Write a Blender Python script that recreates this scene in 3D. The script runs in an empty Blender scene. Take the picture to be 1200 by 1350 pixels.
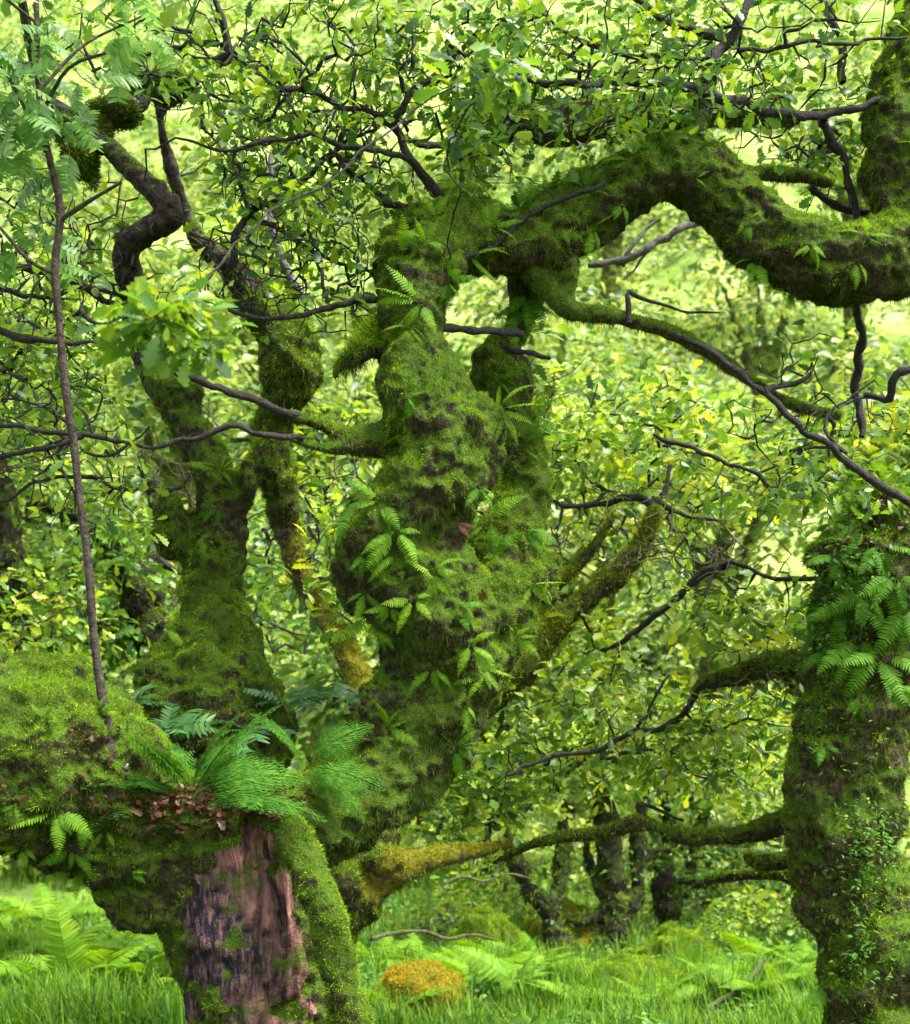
import bpy, math
import numpy as np
from mathutils import Vector, Matrix
from mathutils.bvhtree import BVHTree
R = math.radians
rng = np.random.default_rng(7)

# ------------------------------------------------------------------ camera, sky, sun, exposure
F, CX, HY, H = 1900.0, 600.0, 1000.0, 1.7       # focal length and horizon of the 1200x1350 photograph, eye height
S = bpy.context.scene
cam = bpy.data.objects.new('camera', bpy.data.cameras.new('camera')); S.collection.objects.link(cam)
cam.location = (0, 0, H); cam.rotation_euler = (R(90), 0, 0)
cam.data.sensor_width = 36; cam.data.lens = F/1350*36; cam.data.shift_y = (HY-675)/1350
cam.data.clip_start = .1; cam.data.clip_end = 1000
cam.data.dof.use_dof = True; cam.data.dof.focus_distance = 4.6; cam.data.dof.aperture_fstop = 4.8
S.camera = cam
SUN_EL, SUN_AZ = 60, 112      # azimuth clockwise from +Y
w = bpy.data.worlds.new("World"); S.world = w; w.use_nodes = True
nt = w.node_tree; bg = nt.nodes['Background']
sky = nt.nodes.new('ShaderNodeTexSky'); sky.sky_type = 'NISHITA'; sky.sun_disc = False
sky.sun_elevation = R(SUN_EL); sky.sun_rotation = R(SUN_AZ); sky.air_density = 1; sky.dust_density = 4
hs = nt.nodes.new('ShaderNodeHueSaturation'); hs.inputs['Saturation'].default_value = .3
nt.links.new(sky.outputs[0], hs.inputs['Color']); nt.links.new(hs.outputs[0], bg.inputs[0]); bg.inputs[1].default_value = .15
sl = bpy.data.lights.new('sun', 'SUN'); sl.energy = 3.0; sl.angle = R(17); sl.color = (1, .96, .88)
so = bpy.data.objects.new('sun', sl); S.collection.objects.link(so)
d = Vector((math.sin(R(SUN_AZ))*math.cos(R(SUN_EL)), math.cos(R(SUN_AZ))*math.cos(R(SUN_EL)), math.sin(R(SUN_EL))))
so.rotation_euler = d.to_track_quat('Z', 'Y').to_euler()
S.view_settings.view_transform = 'Standard'; S.view_settings.look = 'None'; S.view_settings.gamma = 1
S.view_settings.exposure = 1.75
S.cycles.max_bounces = 6; S.cycles.diffuse_bounces = 4; S.cycles.glossy_bounces = 2; S.cycles.transmission_bounces = 4
S.cycles.use_denoising = True; S.cycles.sample_clamp_indirect = 6
S.render.use_persistent_data = False

# ------------------------------------------------------------------ helpers
def P(px, py, Y): return np.array([(px-CX)/F*Y, Y, H+(HY-py)/F*Y])
def nrm(a): return a/np.maximum(np.linalg.norm(a, axis=-1, keepdims=True), 1e-9)
def hsh(i, j, k):
    h = (i*374761393 + j*668265263 + k*2147483647 + 1013904223) & 0xffffffff
    h = ((h ^ (h >> 13))*1274126177) & 0xffffffff
    h = (h ^ (h >> 16)) & 0xffffffff
    h = (h*2246822519) & 0xffffffff
    return ((h ^ (h >> 15)) & 0xffff)/65535.0
def vn(p):
    i = np.floor(p).astype(np.int64); f = p-i; f = f*f*(3-2*f)
    a = 0
    for x in (0, 1):
        for y in (0, 1):
            for z in (0, 1):
                wt = (f[:, 0] if x else 1-f[:, 0])*(f[:, 1] if y else 1-f[:, 1])*(f[:, 2] if z else 1-f[:, 2])
                a = a+wt*hsh(i[:, 0]+x, i[:, 1]+y, i[:, 2]+z)
    return a
def fbm(p, o=3):
    a, s, t = 0, 1, 0
    for k in range(o): a = a+s*vn(p*2**k+17.3*k); t += s; s *= .5
    return a/t
def link(o, parent=None):
    S.collection.objects.link(o)
    if parent is not None: o.parent = parent; o.matrix_parent_inverse = parent.matrix_world.inverted() if False else Matrix.Translation(-parent.location)
    return o
def tag(o, label=None, cat=None, group=None, kind=None):
    if label: o['label'] = label
    if cat: o['category'] = cat
    if group: o['group'] = group
    if kind: o['kind'] = kind
    return o
def raw_mesh(name, V, Fa, mats, smooth=True, attr=None):
    """V (n,3); Fa (m,k) one face size, or list of such arrays"""
    if not isinstance(Fa, list): Fa = [Fa]
    me = bpy.data.meshes.new(name)
    V = np.ascontiguousarray(V, dtype=np.float32)
    me.vertices.add(len(V)); me.vertices.foreach_set('co', V.ravel())
    idx = np.concatenate([f.ravel() for f in Fa]).astype(np.int32)
    tot = np.concatenate([np.full(len(f), f.shape[1]) for f in Fa]).astype(np.int32)
    st = np.concatenate([[0], np.cumsum(tot)[:-1]]).astype(np.int32)
    me.loops.add(len(idx)); me.loops.foreach_set('vertex_index', idx)
    me.polygons.add(len(tot)); me.polygons.foreach_set('loop_start', st)
    me.update(calc_edges=True)
    me.polygons.foreach_set('use_smooth', np.full(len(tot), smooth))
    for m in (mats if isinstance(mats, list) else [mats]): me.materials.append(m)
    if attr:
        for k, v in attr.items():
            a = me.attributes.new(k, 'FLOAT', 'POINT'); a.data.foreach_set('value', np.asarray(v, np.float32))
    return me
def mesh_obj(name, V, Fa, mats, parent=None, smooth=True, attr=None):
    return link(bpy.data.objects.new(name, raw_mesh(name, V, Fa, mats, smooth, attr)), parent)
def empty(name, loc, label, cat, group=None):
    o = bpy.data.objects.new(name, None); o.location = tuple(loc); S.collection.objects.link(o)
    return tag(o, label, cat, group)
class Bag:
    def __init__(s): s.V = []; s.F = {}; s.n = 0
    def add(s, V, Fq):
        s.V.append(V); s.F.setdefault(Fq.shape[1], []).append(Fq+s.n); s.n += len(V)
    def obj(s, name, mat, parent=None, smooth=True):
        return mesh_obj(name, np.concatenate(s.V), [np.concatenate(v) for v in s.F.values()], mat, parent, smooth)

def catmull(pts, step_fn):
    """pts (n,4) xyz r -> dense"""
    pts = np.asarray(pts, float)
    if len(pts) == 2: pts = np.array([pts[0], (pts[0]+pts[1])/2, pts[1]])
    E = np.vstack([2*pts[0]-pts[1], pts, 2*pts[-1]-pts[-2]]); out = []
    for i in range(1, len(E)-2):
        a, b, c, e = E[i-1:i+3]; L = np.linalg.norm(c[:3]-b[:3]); n = max(2, int(L/step_fn(b[3])))
        for t in np.arange(n)/n:
            out.append(.5*((2*b)+(c-a)*t+(2*a-5*b+4*c-e)*t*t+(3*b-3*c+e-a)*t**3))
    out.append(pts[-1]); out = np.array(out); out[:, 3] = np.maximum(out[:, 3], .0008)
    return out
def tube(path, sides=8, rough=0., cap=False):
    """path (n,4)"""
    p = path[:, :3]; n = len(p)
    t = nrm(np.gradient(p, axis=0)); ref = np.array([0, 0, 1.]) if abs(t[0, 2]) < .9 else np.array([1., 0, 0])
    U = np.empty_like(p); u = nrm(np.cross(t[0], ref))
    for i in range(n):
        u = u-t[i]*np.dot(u, t[i]); u = u/max(np.linalg.norm(u), 1e-9); U[i] = u
    W = np.cross(t, U); a = np.arange(sides)/sides*2*np.pi
    r = path[:, 3][:, None]*np.ones(sides)
    if rough: r = r*(1+rough*(rng.random(r.shape)-.5)+rough*1.2*(rng.random((n, 1))-.5))
    V = p[:, None]+r[..., None]*(U[:, None]*np.cos(a)[None, :, None]+W[:, None]*np.sin(a)[None, :, None])
    V = V.reshape(-1, 3)
    i, j = np.meshgrid(np.arange(n-1), np.arange(sides), indexing='ij'); j2 = (j+1) % sides
    Fq = np.stack([i*sides+j, i*sides+j2, (i+1)*sides+j2, (i+1)*sides+j], -1).reshape(-1, 4)
    return V, Fq
def pxpath(spec): return np.array([[*P(a, b, c), r/F*c] for a, b, c, r in spec])

# ------------------------------------------------------------------ materials
def mat(name):
    m = bpy.data.materials.new(name); m.use_nodes = True; nt = m.node_tree; nt.nodes.clear()
    return m, nt, nt.nodes.new('ShaderNodeOutputMaterial')
def N(nt, t, **kw):
    n = nt.nodes.new(t)
    for k, v in kw.items():
        if k.startswith('_'): setattr(n, k[1:], v)
        else: n.inputs[k].default_value = v
    return n
def noise(nt, scale, detail=3, rough=.6, vec=None, dist=0.):
    n = N(nt, 'ShaderNodeTexNoise', Scale=scale, Detail=detail, Roughness=rough, Distortion=dist)
    if vec is None:
        g = N(nt, 'ShaderNodeNewGeometry'); vec = g.outputs['Position']
    nt.links.new(vec, n.inputs['Vector']); return n.outputs[0]
def ramp(nt, fac, stops):
    r = nt.nodes.new('ShaderNodeValToRGB'); e = r.color_ramp.elements
    while len(e) < len(stops): e.new(.5)
    for q, (p, c) in zip(e, stops): q.position = p; q.color = (*c, 1) if len(c) == 3 else c
    nt.links.new(fac, r.inputs[0]); return r.outputs[0]
def mth(nt, op, a, b=None, c=None, clamp=False):
    n = nt.nodes.new('ShaderNodeMath'); n.operation = op; n.use_clamp = clamp
    for i, v in enumerate((a, b, c)):
        if v is None: continue
        if isinstance(v, (int, float)): n.inputs[i].default_value = v
        else: nt.links.new(v, n.inputs[i])
    return n.outputs[0]
def mixc(nt, f, a, b):
    n = nt.nodes.new('ShaderNodeMix'); n.data_type = 'RGBA'
    for s, v in ((n.inputs[0], f), (n.inputs[6], a), (n.inputs[7], b)):
        if isinstance(v, (int, float)): s.default_value = v
        elif isinstance(v, tuple): s.default_value = (*v, 1)
        else: nt.links.new(v, s)
    return n.outputs[2]
def principled(nt, out, col, rough=.7, spec=.3, bump=None, bstr=.5, bdist=.01):
    b = N(nt, 'ShaderNodeBsdfPrincipled', Roughness=rough); b.inputs['Specular IOR Level'].default_value = spec
    if isinstance(col, tuple): b.inputs['Base Color'].default_value = (*col, 1)
    else: nt.links.new(col, b.inputs['Base Color'])
    if bump is not None:
        u = N(nt, 'ShaderNodeBump', Strength=bstr, Distance=bdist); nt.links.new(bump, u.inputs['Height']); nt.links.new(u.outputs[0], b.inputs['Normal'])
    if out: nt.links.new(b.outputs[0], out.inputs[0])
    return b
def leafy(name, stops, trans=.45, rough=.4, spec=.5, scale=1.2, wt=.55, tcol=1.25):
    """foliage: colour varies leaf by leaf and clump by clump, light passes through"""
    m, nt, out = mat(name)
    g = N(nt, 'ShaderNodeNewGeometry')
    f = mth(nt, 'ADD', mth(nt, 'MULTIPLY', g.outputs['Random Per Island'], wt), mth(nt, 'MULTIPLY', noise(nt, scale, 2), 1-wt))
    c = ramp(nt, f, stops)
    b = principled(nt, None, c, rough, spec)
    t = N(nt, 'ShaderNodeBsdfTranslucent')
    hv = N(nt, 'ShaderNodeHueSaturation', Hue=.485, Saturation=1.05, Value=tcol); nt.links.new(c, hv.inputs['Color']); nt.links.new(hv.outputs[0], t.inputs[0])
    mx = N(nt, 'ShaderNodeMixShader', Fac=trans); nt.links.new(b.outputs[0], mx.inputs[1]); nt.links.new(t.outputs[0], mx.inputs[2])
    nt.links.new(mx.outputs[0], out.inputs[0]); return m
M = {}
M['oak_leaf'] = leafy('oak_leaf', [(.15, (.02, .065, .016)), (.4, (.06, .16, .02)), (.6, (.14, .28, .025)), (.85, (.32, .41, .03))])
M['oak_leaf_yellow'] = leafy('oak_leaf_yellow', [(.2, (.02, .07, .012)), (.4, (.1, .23, .022)), (.6, (.24, .38, .03)), (.85, (.48, .48, .04))])
M['oak_leaf_far'] = leafy('oak_leaf_far', [(.2, (.025, .075, .015)), (.42, (.1, .2, .03)), (.62, (.25, .36, .055)), (.85, (.5, .5, .12))])
M['rowan_leaf'] = leafy('rowan_leaf', [(.1, (.05, .15, .04)), (.5, (.12, .28, .06)), (.9, (.26, .42, .1))])
M['seedling_leaf'] = leafy('seedling_leaf', [(.1, (.03, .1, .03)), (.5, (.06, .18, .04)), (.9, (.14, .3, .06))])
M['fern'] = leafy('fern_green', [(.1, (.03, .1, .008)), (.5, (.08, .22, .012)), (.9, (.2, .38, .025))], scale=3, wt=.3, rough=.6, spec=.15)
M['fork_fern'] = leafy('fork_fern', [(.1, (.02, .08, .012)), (.5, (.055, .18, .016)), (.9, (.14, .3, .03))], scale=3, wt=.4, rough=.7, spec=.1)
M['fern_bright'] = leafy('fern_bright', [(.1, (.06, .16, .01)), (.5, (.14, .3, .018)), (.9, (.3, .44, .035))], scale=2, wt=.3, rough=.6, spec=.15)
M['dead'] = leafy('dead_leaf', [(.1, (.015, .006, .004)), (.45, (.06, .02, .01)), (.7, (.1, .04, .018)), (.97, (.24, .14, .075))], trans=.15, scale=9)
M['rust'] = leafy('rusty_frond', [(.1, (.05, .012, .006)), (.9, (.2, .06, .02))], trans=.2)
M['grass'] = leafy('grass_blade', [(.15, (.02, .08, .01)), (.45, (.07, .19, .015)), (.65, (.15, .3, .02)), (.9, (.34, .42, .05))], scale=1.3, rough=.6, spec=.2)
M['herb'] = leafy('herb_leaf', [(.1, (.03, .1, .02)), (.5, (.08, .22, .03)), (.9, (.22, .38, .06))], scale=1.4, rough=.6, spec=.25)
M['moss_orange'] = leafy('moss_orange', [(.25, (.06, .11, .01)), (.42, (.22, .23, .015)), (.56, (.48, .34, .02)), (.85, (.68, .48, .06))], trans=.25, rough=.8, spec=.1, scale=5, wt=.4)
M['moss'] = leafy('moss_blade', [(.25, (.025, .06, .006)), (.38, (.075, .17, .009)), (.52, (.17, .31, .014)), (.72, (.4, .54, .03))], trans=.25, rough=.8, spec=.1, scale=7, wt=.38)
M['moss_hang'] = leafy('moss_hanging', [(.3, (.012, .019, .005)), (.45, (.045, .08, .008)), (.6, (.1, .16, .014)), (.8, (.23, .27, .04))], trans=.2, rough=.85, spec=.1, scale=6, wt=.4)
M['moss_yellow'] = leafy('moss_yellow', [(.25, (.05, .11, .008)), (.42, (.14, .23, .012)), (.58, (.33, .38, .018)), (.8, (.66, .48, .06))], trans=.25, rough=.8, spec=.1, scale=5, wt=.4)

def bark_moss(name, moss=(.045, .1, .007), moss2=(.11, .2, .012), bark=(.03, .022, .014), bark2=(.09, .07, .04), bare=False, cover=.5):
    m, nt, out = mat(name)
    g = N(nt, 'ShaderNodeNewGeometry'); sp = N(nt, 'ShaderNodeSeparateXYZ'); nt.links.new(g.outputs['Normal'], sp.inputs[0])
    n1 = noise(nt, 5, 5); n2 = noise(nt, 40, 6, .7); n3 = noise(nt, 160, 3, .7)
    mossc = mixc(nt, ramp(nt, n2, [(.35, (0,)*3), (.65, (1,)*3)]), moss, moss2)
    mossc = mixc(nt, ramp(nt, n1, [(.45, (0,)*3), (.65, (.5,)*3)]), mossc, (.035, .032, .01))
    barkc = mixc(nt, ramp(nt, n2, [(.4, (0,)*3), (.62, (1,)*3)]), bark, bark2)
    spk = ramp(nt, n3, [(.66, (0,)*3), (.74, (1,)*3)]); barkc = mixc(nt, mth(nt, 'MULTIPLY', spk, .5), barkc, (.22, .21, .17))
    f = mth(nt, 'ADD', mth(nt, 'MULTIPLY', sp.outputs[2], .35), mth(nt, 'MULTIPLY_ADD', n1, 1.6, cover-.8))
    f = mth(nt, 'ADD', f, mth(nt, 'MULTIPLY_ADD', n2, .7, -.35))
    fr = ramp(nt, f, [(.35, (0,)*3), (.55, (1,)*3)])
    col = mixc(nt, fr, barkc, mossc)
    hgt = mth(nt, 'ADD', mth(nt, 'MULTIPLY', n2, 1.), mth(nt, 'MULTIPLY', n3, .5))
    if bare:
        at = N(nt, 'ShaderNodeAttribute', _attribute_name='bare').outputs['Fac']
        mp = N(nt, 'ShaderNodeMapping'); mp.inputs['Scale'].default_value = (1, 1, .22); nt.links.new(g.outputs['Position'], mp.inputs[0])
        s1 = noise(nt, 13, 6, .62, mp.outputs[0], 1.6); s2 = noise(nt, 55, 5, .7, mp.outputs[0], .6); s3 = noise(nt, 3.2, 3, .5, None, .4)
        wood = ramp(nt, s1, [(.34, (.015, .009, .012)), (.43, (.1, .05, .045)), (.5, (.22, .11, .095)), (.6, (.42, .21, .15)), (.74, (.6, .38, .3))])
        dark = ramp(nt, s2, [(.33, (.01, .009, .017)), (.5, (.05, .036, .055)), (.58, (.2, .11, .1)), (.68, (.42, .25, .2))])
        spx = N(nt, 'ShaderNodeSeparateXYZ'); nt.links.new(g.outputs['Position'], spx.inputs[0])
        side = mth(nt, 'MULTIPLY_ADD', spx.outputs[0], 3.2, 2.42)     # the dark wet side lies to the left of the split wood
        wf = ramp(nt, mth(nt, 'ADD', side, mth(nt, 'MULTIPLY_ADD', s3, 1.6, -.8)), [(.35, (0,)*3), (.65, (1,)*3)])
        woodc = mixc(nt, wf, dark, wood)
        woodc = mixc(nt, mth(nt, 'MULTIPLY', ramp(nt, n3, [(.64, (0,)*3), (.7, (1,)*3)]), .55), woodc, (.42, .3, .27))
        mossp = ramp(nt, noise(nt, 9, 5, .7), [(.54, (0,)*3), (.62, (1,)*3)])
        woodc = mixc(nt, mossp, woodc, mossc)
        col = mixc(nt, ramp(nt, at, [(.45, (0,)*3), (.6, (1,)*3)]), col, woodc)
        hgt = mth(nt, 'ADD', hgt, mth(nt, 'MULTIPLY', mth(nt, 'MULTIPLY', s1, 3.5), at))
    b = principled(nt, out, col, .75, .38 if 'twig' in name else .12, hgt, .9, .02)
    return m
M['oak_body'] = bark_moss('mossy_bark', bare=True)
M['back_body'] = bark_moss('mossy_bark_back', moss=(.05, .085, .008), moss2=(.12, .18, .014))
M['yellow_body'] = bark_moss('yellow_mossy_bark', moss=(.12, .13, .01), moss2=(.3, .25, .02), bark=(.07, .035, .04), bark2=(.25, .15, .14), cover=.62)
M['right_body'] = bark_moss('right_bark', bark=(.03, .022, .014), bark2=(.13, .1, .055), cover=.42)
M['twig'] = bark_moss('wet_twig', bark=(.012, .009, .009), bark2=(.05, .04, .038), cover=.0)
M['grey_twig'] = bark_moss('grey_twig', bark=(.07, .06, .06), bark2=(.26, .23, .23), cover=.02)
M['brown_twig'] = bark_moss('brown_twig', bark=(.045, .028, .018), bark2=(.2, .14, .1), cover=.25)
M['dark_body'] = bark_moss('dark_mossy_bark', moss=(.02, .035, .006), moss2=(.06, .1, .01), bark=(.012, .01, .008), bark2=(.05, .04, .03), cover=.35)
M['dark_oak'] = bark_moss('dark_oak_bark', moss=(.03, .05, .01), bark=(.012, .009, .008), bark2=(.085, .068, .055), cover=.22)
M['sapling_bark'] = bark_moss('sapling_bark', bark=(.04, .03, .025), bark2=(.12, .095, .08), cover=.1)
def simple(name, stops, scale, rough=.85, dist=.03, detail=6):
    m, nt, out = mat(name); n = noise(nt, scale, detail, .65)
    principled(nt, out, ramp(nt, n, stops), rough, .2, noise(nt, scale*4, 5, .7), .8, dist); return m
M['soil'] = simple('soil', [(.3, (.03, .035, .012)), (.5, (.06, .1, .02)), (.7, (.09, .07, .03))], 2.2)
M['rock'] = simple('rock', [(.3, (.12, .11, .1)), (.6, (.3, .28, .26))], 8)
def hill_mat():
    m, nt, out = mat('hillside_grass')
    g = N(nt, 'ShaderNodeNewGeometry'); sp = N(nt, 'ShaderNodeSeparateXYZ'); nt.links.new(g.outputs['Position'], sp.inputs[0])
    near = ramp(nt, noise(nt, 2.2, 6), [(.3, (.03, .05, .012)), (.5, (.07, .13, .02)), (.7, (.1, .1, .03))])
    far = ramp(nt, noise(nt, .35, 8, .72), [(.3, (.08, .16, .03)), (.44, (.21, .32, .06)), (.57, (.37, .45, .14)), (.72, (.58, .6, .4))])  # pale meadow tones, brightened to stand in for haze and glare
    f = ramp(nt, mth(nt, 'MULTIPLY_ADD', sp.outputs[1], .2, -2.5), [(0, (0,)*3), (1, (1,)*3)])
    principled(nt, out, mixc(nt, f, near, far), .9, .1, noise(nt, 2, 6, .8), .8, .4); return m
M['hill'] = hill_mat()

# ------------------------------------------------------------------ leaf and frond shapes
def strip_leaf(t, wd, fold=.25, droop=.25, stalk=0.):
    """midrib + outline on both sides, all quads; leaf runs along +X, faces +Z, unit length"""
    t = np.array(t, float); wd = np.array(wd, float); n = len(t)
    z = -droop*t*t
    mid = np.stack([t, 0*t, z], -1); L = np.stack([t, wd, z+fold*wd], -1); Rr = np.stack([t, -wd, z+fold*wd], -1)
    V = np.concatenate([mid, L, Rr]); Fq = []
    for i in range(n-1): Fq += [(i, i+1, n+i+1, n+i), (i+1, i, 2*n+i, 2*n+i+1)]
    return V, np.array(Fq)
OAK = strip_leaf([0, .1, .2, .3, .36, .47, .55, .66, .74, .84, .93, 1], [.012, .02, .1, .16, .09, .24, .13, .29, .17, .24, .12, .02])
OAKM = strip_leaf([0, .22, .36, .5, .62, .78, .88, 1], [.015, .13, .08, .25, .16, .28, .2, .02])
OAKF = strip_leaf([0, .5, .8, 1], [.03, .2, .27, .03])
OVAL = strip_leaf([0, .2, .5, .8, 1], [.02, .17, .24, .15, .02])
def frames(a, n0):
    """rotation matrices with +X -> a, +Z near n0"""
    a = nrm(a); y = nrm(np.cross(n0, a)); z = np.cross(a, y)
    return np.stack([a, y, z], -1)
def instance(T, pos, Rm, s):
    V, Fq = T; n, k = len(pos), len(V)
    X = np.einsum('nij,kj->nki', Rm, V)*np.asarray(s).reshape(-1, 1, 1)+pos[:, None]
    return X.reshape(-1, 3), (Fq[None]+(np.arange(n)*k)[:, None, None]).reshape(-1, 4)
def leaves_at(T, centers, per, spread, size, var=.35, tilt=.7, outdir=None):
    """rosettes of leaves"""
    n = len(centers)*per; c = np.repeat(centers, per, 0)
    d = rng.normal(size=(n, 3)); d[:, 2] = d[:, 2]*.5-.15; d = nrm(d)
    pos = c+d*spread*rng.random((n, 1))**.6
    up = nrm(np.array([0, -.25, 1.])+rng.normal(size=(n, 3))*tilt)
    return instance(T, pos, frames(d, up), size*(1-var+2*var*rng.random(n)))
def pinna(n=4): return strip_leaf([0, .3, .7, 1], [.05, .12, .1, .02], fold=.1, droop=.2)
def frond(npair, width, curve=.5, bip=False, seed=0, first=.12, pw=.5, gap=.0, taper=1.0, shape='fern'):
    """unit-length frond along +X curving down -Z"""
    r = np.random.default_rng(seed); B = Bag()
    t = np.linspace(0, 1, 24); ang = -curve*t; x = np.cumsum(np.cos(ang))/24; z = np.cumsum(np.sin(ang))/24; yb = .12*(r.random()-.5)*t**2
    path = np.stack([x, yb, z, .006*(1.1-t)], -1); V, Fq = tube(path, 4); B.add(V, Fq)
    dens = 1-first
    for i in range(npair):
        u = first+dens*(i+.5)/npair; k = u*23; k0 = int(k); q = path[k0, :3]+(path[min(k0+1, 23), :3]-path[k0, :3])*(k-k0)
        tg = nrm(path[min(k0+1, 23), :3]-path[max(k0-1, 0), :3]); s = (u-first)/dens
        if shape == 'fern': wl = width*(min(1, (s+.25)*2.2))*(1-s**2.2)*taper+.01
        else: wl = width*(.8+.35*math.sin(s*3))
        for sg in (1, -1):
            if gap and r.random() < gap: continue
            l = wl*(.9+.2*r.random()); dv = nrm(np.array([tg[0]*.35, 0, tg[2]*.35])+np.array([0, sg, -.1+.25*(r.random()-.5)]))
            up = nrm(np.cross(tg, np.array([0, 1., 0]))*-1+.15*r.normal(size=3))
            if up[2] < 0: up = -up
            if bip:
                m = max(3, int(l*34))
                for j in range(m):
                    v = (j+.4)/m; pq = q+dv*l*v; l2 = pw*.33*l*(1-v**1.5)+.012
                    for s2 in (1, -1):
                        d2 = nrm(dv*.45+s2*tg+.1*r.normal(size=3)); X, Y = instance(pinna(), pq[None], frames(d2[None], up[None]), [l2]); X = X; B.add(X, Y)
                X, Y = instance((np.array([[0, .006, 0], [0, -.006, 0], [1, -.002, 0], [1, .002, 0.]]), np.array([[0, 1, 2, 3]])), q[None], frames(dv[None], up[None]), [l]); B.add(X, Y)
            else:
                T = strip_leaf([0, .12, .4, .75, 1], np.array([.22, .3, .26, .17, .03])*pw*1.0*max(.05, .085/max(l, .02))**.35, .12, .15)
                X, Y = instance(T, q[None], frames(dv[None], up[None]), [l]); B.add(X, Y)
    return np.concatenate(B.V), np.concatenate(B.F[4])
POLY = [frond(15, .19, c, seed=i, pw=.62, first=.14) for i, c in enumerate((.5, .9, 1.3, .3))]
LADY = [frond(18, .26, c, True, seed=20+i, pw=1.0, first=.15) for i, c in enumerate((.9, 1.3, .6))]
GFERN = [frond(26, .2, c, seed=60+i, pw=.5, first=.1) for i, c in enumerate((.9, 1.4, 1.1, .6))]
ROW = [frond(8, .26, c, seed=40+i, pw=.85, first=.22, shape='rowan') for i, c in enumerate((.5, .9))]

# ------------------------------------------------------------------ terrain
def gz(x, y):
    x = np.asarray(x, float); y = np.asarray(y, float); q = np.maximum(y-14, 0)
    rise = np.where(q < 42, .06*q**1.6, .06*42**1.6+(q-42)*.86)
    p = np.stack([x, y, 0*x], -1).reshape(-1, 3)
    b = (fbm(p*.6, 3)-.5).reshape(x.shape)*.35+(fbm(p*1.9+2, 2)-.5).reshape(x.shape)*.22+(fbm(p*.12+5, 2)-.5).reshape(x.shape)*np.minimum(q*.25, 5)
    rise = rise*(1+.002*np.clip(x, -40, 30))
    return rise+b+np.clip(-x-1, 0, 8)*.04
def G(px, Y): x = (px-CX)/F*Y; return np.array([x, Y, float(gz(x, Y))])
xs = np.concatenate([np.linspace(-90, -14, 40), np.linspace(-13.5, 13.5, 140), np.linspace(14, 90, 40)])
ys = np.concatenate([np.linspace(-30, 4, 20), np.linspace(4.3, 22, 110), np.linspace(22.5, 110, 120)])
X, Yg = np.meshgrid(xs, ys); Z = gz(X, Yg); V = np.stack([X, Yg, Z], -1).reshape(-1, 3); a, b = len(ys), len(xs)
i, j = np.meshgrid(np.arange(a-1), np.arange(b-1), indexing='ij')
o = mesh_obj('terrain', V, np.stack([i*b+j, i*b+j+1, (i+1)*b+j+1, (i+1)*b+j], -1).reshape(-1, 4), M['hill']); tag(o, kind='structure')

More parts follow.
